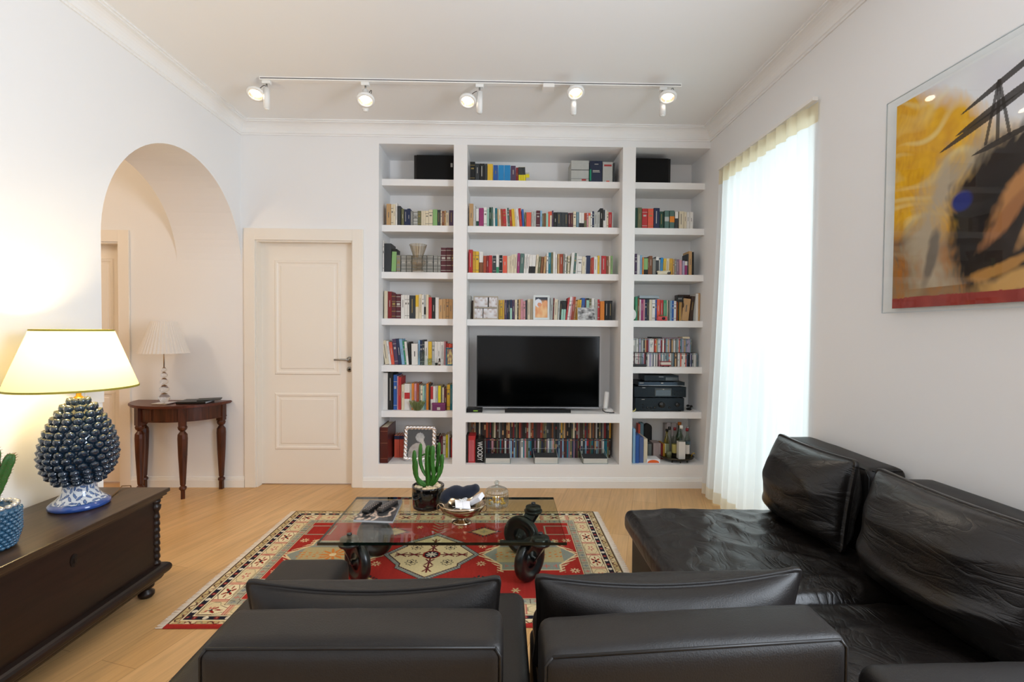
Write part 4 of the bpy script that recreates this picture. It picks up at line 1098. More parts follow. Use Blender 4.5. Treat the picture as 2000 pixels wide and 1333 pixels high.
o = painted('painted_canvas', 400, 340, lambda U, V: (XR-.0205, PY0-.02-(1.052)*U, PZ0+.02+.907*V), art, colmat('oil_paint', .6), pa, (0, 0, 0)); o.location = tuple(-Vector(pa['_o']))
# ================================================================== BOOKS AND THINGS ON THE SHELVES
PAL = dict(cream='#DCCFB4', white='#E2DED8', tan='#C29A6A', brown='#7E4E2E', darkbrown='#3E2A20', black='#161716', charcoal='#34383B', grey='#85857F', lightgrey='#B4B5B0',
           red='#B82E30', darkred='#7E1C20', maroon='#56232C', orange='#DE8226', coral='#DC5A42', pink='#CE9098', magenta='#96346A', purple='#4E3A56', navy='#1C2A4C', blue='#2A58A0',
           skyblue='#1F84C0', lightblue='#86AECC', teal='#187080', darkgreen='#1C4434', green='#3A8E66', lightgreen='#86B070', olive='#6A6A4A', mint='#9CC8B6', yellow='#DDB434',
           brightyellow='#E0D020', gold='#CC9C34', rust='#A04428', mauve='#86687A', greygreen='#527068', bluegrey='#6C8A96', lilac='#A8A0B8')
NICE = dict(lightgrey='light grey', darkbrown='dark brown', darkred='dark red', skyblue='sky blue', lightblue='light blue', darkgreen='dark green', lightgreen='light green',
            brightyellow='lemon yellow', greygreen='grey green', bluegrey='blue grey')
def nice(c): return NICE.get(c, c)
paper = mat('book_pages', '#D8CCB2', .9)
acc = {'w': mat('title_white', '#B8B4AC', .6), 'g': mat('title_gold', '#9C8448', .4), 'k': mat('title_black', '#6A6660', .6), 'r': mat('title_red', '#A83030', .6)}
def cover(c):
    return mat('cover_'+c, PAL[c], .55, vary=.08, nscale=30)
ORD = 'zeroth first second third fourth fifth sixth seventh eighth ninth tenth eleventh twelfth thirteenth fourteenth fifteenth sixteenth seventeenth eighteenth nineteenth twentieth'.split()
TENS = {20: 'twenty', 30: 'thirty', 40: 'forty', 50: 'fifty', 60: 'sixty', 70: 'seventy', 80: 'eighty', 90: 'ninety'}
def ordn(i):
    if i <= 20: return ORD[i]
    t_, u_ = i//10*10, i % 10
    return {30: 'thirtieth', 40: 'fortieth', 50: 'fiftieth', 60: 'sixtieth', 70: 'seventieth', 80: 'eightieth', 90: 'ninetieth'}.get(i) or TENS[t_]+'-'+ORD[u_]
ALL_LABELS = set()
def slab_(x0, x1, y0, y1, z0, z1): return [(x, y, z) for x in (x0, x1) for y in (y0, y1) for z in (z0, z1)]
def make_book(x0, x1, z, h, yf, depth, c, ang, rnd, band=None, spine=None):
    """upright book, spine towards the room; pivots on the corner it leans over"""
    w = x1-x0
    piv = x0 if ang < 0 else (x1 if ang > 0 else x0)
    px0 = 0 if piv == x0 else -w
    b = MB(); t = min(.0025, w*.16)
    X0, X1 = px0, px0+w
    soft = w < .014
    # cover: spine and two boards
    b.box(X0, X1, 0, t, 0, h, 0); b.box(X0, X0+t, t, depth, 0, h, 0); b.box(X1-t, X1, t, depth, 0, h, 0)
    k = .0 if soft else .003
    b.box(X0+t, X1-t, t, depth-.003, k, h-k-.0005, 1)
    s_ = band or rnd.choice(['t', 't', 'd', 'n', 'l'])
    ac = 'k' if c in ('cream', 'white', 'tan', 'lightgrey', 'mint', 'pink', 'yellow', 'lightgreen', 'lightblue', 'brightyellow', 'lilac') else rnd.choice(['w', 'w', 'g'])
    mats = [cover(c), paper, acc[ac]]
    m_ = w*.22
    if s_ == 't': z0 = h*rnd.uniform(.35, .5); b.box(X0+w*.42, X0+w*.58, -.0004, 0, z0, z0+h*rnd.uniform(.2, .35), 2)
    elif s_ == 'd':
        for q_ in (.12, .80): b.box(X0, X1, -.0004, 0, h*q_, h*q_+.004, 2)
        b.box(X0+m_, X1-m_, -.0005, 0, h*.60, h*.68, 2)
    elif s_ == 'l': b.box(X0+w*.38, X0+w*.52, -.0004, 0, h*.25, h*.85, 2)
    elif s_ == 'R':      # ribbed leather spine with pale bands
        for q_ in (.08, .28, .48, .68, .88): b.box(X0, X1, -.0015, 0, h*q_, h*q_+.005, 2)
        b.box(X0+w*.15, X1-w*.15, -.0008, 0, h*.54, h*.63, 2)
    elif isinstance(s_, tuple):     # two-tone spine: (colour, from, to)
        mats.append(cover(s_[0])); b.box(X0, X1, -.0005, 0, h*s_[1], h*s_[2], 3)
    o = b.build('book', mats, origin=(0, 0, 0)); o.location = (piv, yf, z+.0003); o.rotation_euler = (0, ang, 0)
    return o
def shelf_row(place, grp, z, conv, items, xlo, xhi, yf=.115, noun='book', cat='book', seed=1, dmax=.24):
    ox, oy, sc = conv; rnd = random.Random(seed); recs = []; pr = None
    for it in items:
        x0, x1, yt, c = it[:4]; lean = it[4] if len(it) > 4 else 0; band = it[5] if len(it) > 5 else None
        xa = onY(ox+x0/sc, 700, yf); xa = onY(ox+x0/sc, oy+yt/sc+20, yf).x; xb = onY(ox+x1/sc, oy+yt/sc+20, yf).x
        zt = onY(ox+x0/sc, oy+yt/sc, yf).z; h = max(.06, zt-z)
        xa = max(xa, xlo+.001)
        xb = min(xb, xhi-.001)
        dx = lean/sc/(FPX/(CD+yf)); tan = dx/h
        if pr:
            pxr, ptan, ph = pr
            hh = min(h, ph)
            if xa < pxr+.0005: xa = pxr+.0005
            if tan < ptan and (xa+tan*hh) < (pxr+ptan*hh)+.0003: tan = min(0.6, (pxr+.0003-xa)/hh+ptan)
        if xb-xa < .0045: xb = xa+.0045
        ang = math.atan(tan); w = (xb-xa)*math.cos(ang)-.0006; 
        d = min(dmax, max(.10, h*.72))*rnd.uniform(.92, 1.0)
        base0 = xa
        o = make_book(xa, xa+w, z, h*math.cos(ang) if ang else h, yf+rnd.uniform(0, .008), d, c, ang, rnd, band)
        if ang > 0: o.location.x = xa+w/math.cos(ang)
        pr = (xb, tan, h)
        recs.append([o, c, xb-xa, h, it])
    label_row(recs, place, grp, noun, cat)
    return recs
def label_row(recs, place, grp, noun, cat):
    hs = sorted(r[3] for r in recs); hm = hs[len(hs)//2]; ds = []
    for r in recs:
        a = []
        if r[3] > hm*1.14: a.append('tall')
        elif r[3] < hm*.88: a.append('short')
        elif r[2] > .040: a.append('thick')
        elif r[2] < .013: a.append('thin')
        ds.append(' '.join(a+[nice(r[1])]))
    from collections import Counter
    cnt = Counter(ds); second = Counter()
    labs = []
    for i, d in enumerate(ds):
        l_ = f'{d} {noun}, {place}' if cnt[d] == 1 else None
        if not l_:
            lf = nice(recs[i-1][1]) if i else None; rt = nice(recs[i+1][1]) if i < len(ds)-1 else None
            if lf and rt: l_ = f'{d} {noun} between {lf} and {rt}, {place}'
            elif rt: l_ = f'{d} {noun} at the left end, {place}'
            else: l_ = f'{d} {noun} at the right end, {place}'
        labs.append(l_)
    c2 = Counter(labs)
    for i, l_ in enumerate(labs):
        if c2[l_] > 1 or len(l_.split()) > 16: l_ = f'{ds[i]} {noun}, {ordn(i+1)} from left, {place}'
        assert l_ not in ALL_LABELS, l_
        ALL_LABELS.add(l_); tag(recs[i][0], l_, cat, grp)
L2C, L3C, L4C, L5C, L6C = (740, 380, 12.5), (740, 460, 12.5), (740, 555, 12.5), (740, 645, 12.5), (740, 720, 12.5)
xl, xr = NL
shelf_row('second shelf, left column', 'books on the second shelf of the left column', SZ[1], L2C, [
 (180, 290, 225, 'tan'), (295, 350, 240, 'cream'), (352, 402, 240, 'cream'), (405, 446, 205, 'white'), (455, 530, 280, 'charcoal'), (550, 612, 350, 'olive'),
 (615, 690, 360, 'navy'), (692, 766, 345, 'navy'), (770, 832, 400, 'grey'), (842, 945, 400, 'lightgrey', 0, 'R'), (948, 1026, 400, 'olive'), (1030, 1075, 400, 'cream'), (1078, 1132, 395, 'cream'),
 (1135, 1215, 400, 'cream'), (1218, 1312, 370, 'cream'), (1318, 1426, 365, 'lightgreen', 0, 'n'), (1430, 1502, 375, 'charcoal'), (1505, 1535, 400, 'cream'), (1537, 1600, 400, 'brown'), (1602, 1632, 390, 'tan'),
 (1636, 1710, 440, 'cream'), (1715, 1830, 385, 'purple')], xl, xr, seed=2)
shelf_row('third shelf, left column', 'books on the third shelf of the left column', SZ[2], L3C, [
 (95, 125, 130, 'white'), (130, 300, 195, 'charcoal', 0, 'n'), (305, 420, 330, 'black', 20, ('lightgreen', .03, .88)), (430, 522, 480, 'grey', 0, 'R'), (540, 662, 480, 'grey', 0, 'R'), (675, 796, 480, 'grey', 0, 'R'),
 (812, 930, 480, 'grey', 0, 'R'), (940, 1050, 480, 'grey', 0, 'R'), (1060, 1165, 480, 'grey', 0, 'R'), (1180, 1322, 480, 'grey', 0, 'R'), (1335, 1432, 490, 'grey', 0, 'R'), (1440, 1505, 500, 'grey', 0, 'R'), (1512, 1640, 300, 'maroon', 0, 'R'),
 (1645, 1765, 300, 'maroon', 0, 'R'), (1770, 1818, 300, 'maroon', 0, 'R')], xl, xr, yf=.125, seed=3)
shelf_row('fourth shelf, left column', 'books on the fourth shelf of the left column', SZ[3], L4C, [
 (130, 215, 170, 'cream'), (220, 312, 185, 'darkred'), (315, 412, 235, 'maroon', 0, 'R'), (420, 532, 245, 'maroon', 0, 'R'), (540, 632, 270, 'white'), (635, 690, 270, 'white'), (692, 740, 270, 'white'), (750, 885, 280, 'charcoal', 0, 'l'),
 (895, 970, 265, 'cream', 0, ('yellow', .5, .99)), (975, 1045, 250, 'cream'), (1048, 1100, 265, 'white'), (1102, 1146, 265, 'lightgrey', 0, ('black', .18, .5)), (1150, 1210, 260, 'cream'), (1215, 1290, 325, 'red'), (1295, 1375, 330, 'black'),
 (1380, 1460, 330, 'white'), (1465, 1555, 375, 'tan'), (1560, 1635, 365, 'tan'), (1640, 1705, 365, 'tan'), (1710, 1798, 370, 'tan')], xl, xr, yf=.14, seed=4)
shelf_row('fifth shelf, left column', 'books on the fifth shelf of the left column', SZ[4], L5C, [
 (150, 250, 255, 'cream', -85), (252, 305, 260, 'white', -80), (308, 385, 290, 'coral', -70), (390, 480, 215, 'purple', -72), (482, 562, 215, 'navy', -85), (565, 635, 215, 'lightblue', -95), (637, 672, 260, 'green', -95),
 (675, 730, 280, 'white', -60), (735, 775, 290, 'black', -10), (800, 955, 335, 'white', -10), (960, 1000, 250, 'lightblue'), (1005, 1055, 255, 'navy'), (1057, 1110, 240, 'charcoal'), (1113, 1200, 280, 'white'), (1205, 1290, 285, 'yellow'),
 (1295, 1360, 285, 'lightgrey'), (1362, 1425, 285, 'white'), (1427, 1500, 285, 'white'), (1502, 1590, 285, 'white'), (1592, 1630, 280, 'pink'), (1640, 1700, 330, 'red'), (1702, 1780, 335, 'coral')], xl, xr, yf=.165, seed=5)
shelf_row('sixth shelf, left column', 'books on the sixth shelf of the left column', SZ[5], L6C, [
 (70, 215, 110, 'white', 0, 'n'), (222, 342, 100, 'black', 0, 'l'), (355, 440, 160, 'blue'), (445, 470, 190, 'pink'), (472, 540, 215, 'red'), (548, 620, 400, 'cream'), (622, 752, 380, 'white', 0, ('red', .42, .66)), (758, 800, 380, 'lightgrey'),
 (802, 856, 370, 'orange'), (862, 916, 375, 'pink'), (920, 978, 370, 'rust'), (985, 1013, 400, 'grey'), (1015, 1066, 420, 'cream'), (1070, 1110, 430, 'mint'), (1115, 1152, 410, 'bluegrey'), (1155, 1210, 375, 'orange'),
 (1215, 1255, 390, 'darkbrown'), (1260, 1322, 440, 'white', 0, ('red', .45, .99)), (1325, 1380, 440, 'white'), (1382, 1438, 430, 'lightgrey'), (1445, 1510, 430, 'brightyellow'), (1512, 1545, 430, 'olive'), (1548, 1586, 470, 'cream'),
 (1590, 1655, 490, 'maroon'), (1660, 1735, 400, 'yellow'), (1740, 1790, 400, 'teal')], xl, xr, yf=.15, seed=6)
xl, xr = NM
shelf_row('top shelf, middle column', 'books on the top shelf of the middle column', SZ[0], (910, 300, 12.5), [
 (100, 222, 200, 'black', 0, 'd'), (228, 328, 240, 'charcoal'), (332, 458, 245, 'black', 0, 'l'), (462, 522, 250, 'charcoal'), (527, 656, 255, 'yellow', 0, 'n'), (670, 782, 280, 'blue'), (790, 930, 280, 'skyblue', 0, 'n'),
 (936, 1086, 285, 'skyblue', 0, 'n'), (1095, 1215, 295, 'purple'), (1222, 1276, 340, 'darkred'), (1290, 1345, 330, 'brightyellow', -22, ('charcoal', .45, .99)), (1348, 1402, 330, 'brightyellow', -22, ('charcoal', .45, .99)),
 (1405, 1462, 330, 'brightyellow', -22, ('charcoal', .45, .99)), (1466, 1560, 460, 'lightgrey', -15, ('brightyellow', .4, .8))], xl, xr, seed=7)
M2 = [(85, 190, 100, 'tan'), (195, 232, 150, 'white'), (234, 266, 170, 'lightgrey'), (268, 335, 240, 'white', 0, ('darkgreen', .0, .3)), (340, 460, 215, 'magenta'), (465, 545, 200, 'white'), (550, 600, 240, 'mint'), (605, 662, 200, 'darkgreen', -12),
 (665, 715, 200, 'greygreen', -22), (718, 762, 200, 'white', -28), (765, 825, 220, 'teal', -32), (830, 862, 240, 'tan', -40), (868, 915, 260, 'cream', -48), (920, 974, 240, 'rust', -52), (977, 1060, 245, 'red', -60), (1064, 1095, 210, 'white', -52),
 (1098, 1150, 215, 'greygreen', -48), (1153, 1212, 260, 'rust', -50), (1216, 1290, 240, 'yellow', -46), (1294, 1330, 235, 'cream', -48), (1334, 1402, 240, 'white', -42), (1406, 1470, 225, 'red', -42), (1473, 1528, 250, 'blue', -28), (1532, 1570, 330, 'olive'),
 (1575, 1700, 330, 'coral', 0, 'n'), (1705, 1765, 310, 'lightgrey'), (1767, 1825, 310, 'lightgrey'), (1832, 1930, 285, 'maroon'), (1935, 1985, 285, 'lightblue')]
o_ = (1055-910)*13.333
M2 += [(a+o_, b_+o_, *r) for a, b_, *r in [(52, 92, 360, 'olive'), (95, 152, 350, 'brown'), (155, 210, 360, 'mint'), (214, 255, 310, 'coral'), (257, 305, 305, 'coral', 0, ('cream', .0, .75)), (310, 346, 285, 'purple'), (352, 440, 330, 'black'), (443, 548, 330, 'charcoal'),
 (551, 640, 330, 'charcoal'), (643, 727, 330, 'charcoal'), (735, 795, 345, 'maroon'), (798, 856, 345, 'maroon'), (861, 935, 310, 'cream'), (945, 1010, 320, 'bluegrey'), (1015, 1080, 340, 'white', 0, ('black', .0, .3)), (1083, 1146, 340, 'white', 0, ('black', .0, .3)),
 (1150, 1212, 345, 'olive', 0, ('rust', .5, .99)), (1216, 1256, 340, 'pink'), (1260, 1310, 345, 'cream', 0, ('coral', .8, .99)), (1314, 1356, 320, 'white'), (1360, 1402, 300, 'navy'), (1406, 1495, 330, 'lightgrey'), (1498, 1556, 320, 'lightgrey'), (1560, 1642, 225, 'black'),
 (1645, 1692, 260, 'white', 0, ('charcoal', .4, .99)), (1695, 1736, 260, 'white'), (1739, 1780, 300, 'cream'), (1785, 1866, 330, 'red'), (1870, 1905, 320, 'lightgrey')]]
shelf_row('second shelf, middle column', 'books on the second shelf of the middle column', SZ[1], (910, 390, 13.333), M2, xl, xr, seed=8)
M3 = [(70, 176, 105, 'red', 0, 'l'), (180, 250, 145, 'gold'), (254, 336, 150, 'yellow'), (345, 446, 160, 'white', 0, ('brown', .0, .5)), (455, 530, 265, 'rust'), (535, 592, 260, 'darkred'), (595, 682, 255, 'red'), (695, 786, 260, 'charcoal', 0, 'd'),
 (790, 862, 230, 'white', 0, ('green', .0, .33)), (868, 950, 250, 'black'), (960, 1072, 265, 'coral'), (1080, 1150, 270, 'cream'), (1154, 1188, 260, 'cream'), (1191, 1250, 230, 'cream'), (1254, 1325, 225, 'cream'), (1330, 1396, 195, 'magenta', 18),
 (1400, 1500, 205, 'greygreen', 22), (1505, 1556, 220, 'white', 30), (1560, 1630, 220, 'white', 38), (1635, 1700, 240, 'white', 30, ('black', .0, .38)), (1704, 1800, 240, 'white', 30, ('black', .0, .38)), (1806, 1866, 230, 'cream', 38), (1870, 1930, 280, 'olive', 36), (1938, 1998, 290, 'brown', 30)]
M3 += [(a+o_, b_+o_, *r) for a, b_, *r in [(80, 140, 280, 'tan', 28), (165, 212, 190, 'white'), (215, 282, 180, 'teal'), (285, 336, 175, 'olive'), (340, 396, 160, 'white'), (400, 442, 230, 'white'), (455, 506, 215, 'tan'), (510, 598, 215, 'rust'), (601, 640, 215, 'grey'),
 (643, 682, 220, 'white', 14), (686, 714, 290, 'olive', 12), (717, 766, 260, 'cream', 12), (770, 778, 280, 'olive', 14), (785, 862, 180, 'white', 42), (866, 922, 190, 'greygreen', 38), (926, 962, 200, 'white', 34), (970, 1078, 280, 'white', 12, 'd'), (1086, 1166, 290, 'cream', 12),
 (1170, 1196, 300, 'white'), (1200, 1302, 260, 'navy'), (1306, 1346, 335, 'rust'), (1350, 1400, 310, 'red'), (1404, 1492, 290, 'white'), (1498, 1546, 260, 'yellow'), (1550, 1592, 280, 'lightgrey'), (1600, 1722, 265, 'red'), (1726, 1786, 275, 'brown'), (1790, 1836, 270, 'cream'), (1840, 1892, 265, 'lightgreen')]]
shelf_row('third shelf, middle column', 'books on the third shelf of the middle column', SZ[2], (910, 480, 13.333), M3, xl, xr, seed=9)
M4 = [(44, 126, 100, 'lightgrey'), (150, 240, 230, 'darkbrown'), (250, 340, 220, 'white'), (350, 460, 215, 'cream'), (470, 560, 210, 'grey'), (570, 660, 220, 'cream'), (670, 760, 215, 'tan'), (770, 842, 215, 'cream'), (850, 896, 220, 'gold'), (900, 946, 215, 'yellow'), (950, 1000, 215, 'gold'), (1006, 1062, 215, 'purple'), (1066, 1106, 215, 'navy'), (1108, 1146, 215, 'charcoal'), (1150, 1202, 210, 'navy', 0, ('mint', .0, .58)), (1206, 1272, 215, 'purple'),
 (1276, 1340, 210, 'cream'), (1343, 1367, 210, 'black'), (1370, 1425, 195, 'tan'), (1428, 1490, 195, 'pink'), (1495, 1550, 250, 'pink'), (1554, 1600, 220, 'charcoal'), (1605, 1682, 195, 'cream'), (1686, 1748, 195, 'cream'), (1752, 1830, 200, 'mint'), (1835, 1900, 210, 'white')]
M4 += [(a+o_, b_+o_, *r) for a, b_, *r in [(10, 90, 230, 'lightgrey'), (95, 175, 220, 'white'), (180, 248, 220, 'grey'), (252, 330, 160, 'lightgrey', 14), (334, 356, 165, 'darkred', 20), (360, 450, 200, 'cream', 14), (455, 500, 220, 'lightgrey', 22), (504, 540, 240, 'black', 36), (544, 598, 230, 'mint', 34, ('black', .55, .99)),
 (601, 655, 230, 'mint', 36, ('black', .55, .99)), (660, 700, 150, 'red', 78), (705, 760, 130, 'white', 60), (765, 800, 120, 'pink', 66), (805, 870, 130, 'rust', 66), (875, 922, 240, 'tan', 50), (926, 976, 210, 'gold', 48), (1000, 1055, 210, 'yellow', 10), (1066, 1150, 165, 'blue'), (1154, 1190, 180, 'maroon'),
 (1194, 1268, 165, 'mint', 0, ('black', .9, .99)), (1274, 1332, 180, 'olive'), (1338, 1412, 170, 'white'), (1424, 1496, 195, 'lightgrey'), (1500, 1552, 205, 'red'), (1565, 1676, 250, 'orange', 0, 'n'), (1690, 1785, 235, 'black', 0, 'l'), (1788, 1886, 235, 'black', 0, 'l')]]
shelf_row('fourth shelf, middle column', 'books on the fourth shelf of the middle column', SZ[3], (910, 570, 13.333), M4, xl, xr, yf=.17, seed=10)
xl, xr = NR
shelf_row('second shelf, right column', 'books on the second shelf of the right column', SZ[1], (1235, 395, 13.333), [
 (84, 142, 145, 'darkgreen'), (146, 252, 140, 'olive'), (260, 396, 165, 'red', 0, 'd'), (410, 556, 165, 'coral', 0, 'd'), (566, 716, 150, 'navy', 0, 'l'), (721, 816, 240, 'darkgreen'), (842, 956, 220, 'greygreen', 0, ('lightgrey', .4, .65)),
 (975, 1098, 220, 'greygreen', 0, ('orange', .35, .68)), (1116, 1200, 240, 'charcoal', 0, ('white', .6, .99)), (1225, 1346, 235, 'cream'), (1350, 1416, 255, 'cream'), (1425, 1500, 255, 'white'), (1503, 1586, 255, 'white')], xl, xr, seed=11)
shelf_row('third shelf, right column', 'books on the third shelf of the right column', SZ[2], (1235, 485, 13.333), [
 (74, 128, 145, 'purple'), (132, 204, 180, 'white'), (207, 262, 180, 'lightblue'), (265, 298, 240, 'orange'), (302, 408, 240, 'black', 0, ('lightgreen', .3, .95)), (411, 440, 260, 'brown'), (443, 520, 200, 'brown', 8), (530, 612, 270, 'grey'), (616, 692, 220, 'charcoal', 0, ('white', .8, .99)),
 (696, 734, 290, 'lightgrey'), (738, 800, 245, 'skyblue', 10), (805, 876, 270, 'yellow', 12), (880, 956, 270, 'cream', 12), (960, 1050, 270, 'gold', 10), (1056, 1096, 290, 'tan'), (1100, 1152, 280, 'grey'), (1155, 1228, 290, 'mauve'), (1235, 1302, 310, 'pink', -8), (1306, 1362, 330, 'lilac'),
 (1366, 1430, 340, 'magenta', 0, ('white', .7, .99)), (1433, 1470, 150, 'charcoal'), (1474, 1556, 80, 'tan', -12), (1562, 1612, 100, 'black', -8)], xl, xr, yf=.13, seed=12)
shelf_row('fourth shelf, right column', 'books on the fourth shelf of the right column', SZ[3], (1235, 565, 13.333), [
 (80, 142, 200, 'green'), (146, 186, 240, 'brown'), (190, 226, 270, 'white'), (230, 292, 265, 'magenta'), (295, 332, 270, 'pink'), (336, 382, 265, 'navy'), (386, 438, 270, 'charcoal'), (446, 516, 275, 'cream'), (520, 600, 275, 'white'), (604, 642, 275, 'blue'), (646, 726, 270, 'coral'),
 (729, 808, 285, 'red'), (815, 898, 290, 'green'), (901, 924, 290, 'cream'), (927, 952, 290, 'charcoal'), (955, 992, 300, 'grey'), (995, 1038, 300, 'lightblue'), (1042, 1085, 300, 'blue'), (1088, 1150, 310, 'white'), (1153, 1182, 330, 'rust'), (1185, 1254, 345, 'gold'), (1257, 1286, 350, 'tan'),
 (1290, 1470, 250, 'tan', 60), (1480, 1570, 180, 'darkbrown', 75)], xl, xr, yf=.15, seed=13)

# ---- top shelf: speakers and boxes
def speaker(x0, x1, yt, z, flip, label):
    ex = x1-x0; t = thing('loudspeaker', label, 'speaker', ((x0+x1)/2, .12, z+.0003)); zz = z+.0003
    MB().box(x0, x1, .135, .36, zz, zz+yt, 0, .004).build('cabinet', mat('speaker_black_ash', '#15120F', .55, bump=.2), t)
    MB().box(x0+(.025 if not flip else 0), x1-(0 if not flip else .025), .118, .135, zz+.003, zz+yt-.003, 0, .003).build('grille', mat('speaker_grille_cloth', '#070707', .95), t)
    return t
sz = SZ[0]; a = onY(808, 330, .12).x; h = onY(808, 302, .12).z-sz
t = speaker(a, NL[1]-.012, h, sz, 0, 'black loudspeaker lying on the top shelf of the left column')
MB().box(NL[1]-.040, NL[1]-.022, .1165, .118, sz+.115, sz+.150).build('badge', mat('badge_silver', '#9A9A94', .3, metal=.8), t)
a = onY(1311, 330, .12).x; speaker(NR[0]+.012, a, h, sz, 1, 'black loudspeaker lying on the top shelf of the right column')
def boxthing(name, label, cat, x0, x1, y0, y1, z0, z1, m, part='carton', extra=(), rot=0, bev=.003):
    c = ((x0+x1)/2, (y0+y1)/2, z0+.0003); t = thing(name, label, cat, c)
    if rot: t.rotation_euler = (0, 0, rot)
    t['_o'] = (0, 0, 0); hx, hy = (x1-x0)/2, (y1-y0)/2
    MB().box(-hx, hx, -hy, hy, 0, z1-z0, 0, bev).build(part, m, t)
    for nm, bx_, mm in extra: MB().box(*bx_).build(nm, mm, t)
    return t, hx, hy
X = lambda px_, py_=600, y=.115: onY(px_, py_, y).x
Zp = lambda px_, py_, y=.115: onY(px_, py_, y).z
x0, x1 = X(1116, 330), X(1151, 330); hh = Zp(1135, 312.5)-sz
ls = mat('line_grey', '#4A4A48', .6)
boxthing('slipcase_book', 'bulky light grey slipcased volume on the middle top shelf', 'book', x0+.0, x1, .13, .33, sz, sz+hh, mat('cover_lightgrey', PAL['lightgrey'], .55, vary=.08, nscale=30),
  'slipcase', [('rule_line', (-(x1-x0)/2, (x1-x0)/2, -.1007, -.1, hh*.55, hh*.58), ls), ('rule_line', (-(x1-x0)/2, (x1-x0)/2, -.1007, -.1, hh*.16, hh*.175), ls), ('emblem', (.015, .055, -.1007, -.1, hh*.08, hh*.15), acc['r'])])
x0, x1 = X(1152.5, 330), X(1176.5, 330); hh = Zp(1165, 314)-sz
boxthing('dictionary', 'thick dark blue dictionary with white lettering on the middle top shelf', 'book', x0, x1, .12, .31, sz, sz+hh, mat('dictionary_blue', '#16213C', .4), 'cover',
  [('title', (-.03, .03, -.0956, -.095, hh*.52, hh*.56), acc['w']), ('title', (-.03, .035, -.0956, -.095, hh*.46, hh*.49), acc['w']), ('author', (-.015, .02, -.0956, -.095, hh*.83, hh*.86), acc['w']), ('green_side', (-(x1-x0)/2-.0012, -(x1-x0)/2+.012, -.0957, .02, hh*.08, hh*.6), mat('green_print', '#128A66', .4))])
x0, x1 = X(1177.5, 330), X(1197, 330); hh = Zp(1188, 316)-sz
boxthing('dictionary', 'thick pale grey dictionary with red title on the middle top shelf', 'book', x0, x1, .12, .31, sz, sz+hh, cover('lightgrey'), 'cover',
  [('title', (-.033, .035, -.0956, -.095, hh*.78, hh*.87), acc['r']), ('publisher_mark', (-.012, .016, -.0956, -.095, hh*.02, hh*.08), mat('cover_coral', PAL['coral'], .55, vary=.08, nscale=30))])
x0, x1 = X(1198, 330), X(1201, 330)
boxthing('thin_booklet', 'thin dark booklet beside the pale dictionary on the top shelf', 'booklet', x0, x1, .12, .30, sz, sz+hh*.95, cover('charcoal'), 'cover', bev=0)

# ---- glass vase, third shelf left
vx = X(818.5, 500, .10); z = SZ[2]+.0003
t = thing('glass_vase', 'smoky cut glass trumpet vase on the third left shelf', 'vase', (vx, .108, z)); b = MB(); s_ = 1/(FPX/(CD+.11))
prof = [(0, z), (.045, z), (.052, z+.006), (.030, z+.030), (.042, z+.040), (.064, z+.070), (.060, z+.092), (.042, z+.108), (.040, z+.118), (.048, z+.150), (.060, z+.185), (.074, z+.232), (.071, z+.232), (.055, z+.185), (.036, z+.120)]
N = 48; vs = [(vx+r*(1+.03*math.cos(i*PI))*math.cos(2*PI*i/N), .108+r*(1+.03*math.cos(i*PI))*.12/.12*math.sin(2*PI*i/N)*.0+.0, zz) for i in range(1) for r, zz in prof]
b = MB()
for r_ in (1,):
    vs = []; K = len(prof)
    for i in range(N):
        a = 2*PI*i/N
        for r, zz in prof: rr = r*(1+(.035 if i % 2 else -.0)); vs.append((vx+rr*math.cos(a), .108-.055+rr*math.sin(a), zz))
    b.add(vs, [(i*K+q_, ((i+1) % N)*K+q_, ((i+1) % N)*K+q_+1, i*K+q_+1) for i in range(N) for q_ in range(K-1)])
b.build('vase_body', mixmat('smoky_cut_glass', 'pane', '#F1ECE4', rough=.16, f0=.13), t)
# vase stands in front of the books: give the row room

# ---- fourth shelf middle: photo frames
def photocol(kind):
    def f(U, V):
        fq = 2.2 if kind == 3 else 4; n1 = noise.noise(Vector((U*fq+kind*7, V*fq, kind+.37))); n2 = noise.noise(Vector((U*fq*2, V*fq*2+kind*3, 2.4)))
        if kind == 0:      # soft grey portrait
            c = (.055, .056, .056)
            if math.hypot((U-.50)/.17, (V-.72)/.17) < 1: c = (.42+.2*n2,)*3
            if math.hypot((U-.46)/.42, (V-.10)/.42) < 1: c = (.36+.12*n2, .33+.12*n2, .31+.12*n2)
            if abs((U-.55)-(.68-V)*.42) < .075 and .1 < V < .68: c = (.55, .53, .50)
            return c+(1,)
        if kind == 1:      # black and white close-up
            k = .30+.45*n1+.28*n2; k = max(.02, min(.8, k)); return (k, k, k, 1)
        if kind == 2:      # warm close-up
            c = mixc((.75, .30, .12), (.85, .55, .28), .5+n1)
            if V > .72: c = mixc((.03, .04, .06), c, (.9-V)*6)
            if math.hypot((U-.25)/.28, (V-.72)/.2) < 1: c = (.75, .78, .85)
            if math.hypot((U-.35)/.17, (V-.64)/.11) < 1: c = (.72, .30, .16)
            if math.hypot((U-.85)/.16, (V-.70)/.16) < 1: c = (.80, .38, .18)
            return c+(1,)
        if kind == 3:      # pastel snapshots
            c = mixc((.55, .50, .48), (.75, .75, .78), .5+n1*1.3); c = mixc(c, (.40, .24, .18), max(0, n2)*1.3); return c+(1,)
        c = mixc((.75, .60, .15), (.25, .10, .05), .5+n1*2); return (c[0], c[1], c[2], 1)
    return f
phm = colmat('photo_print', .2, coat=.6)
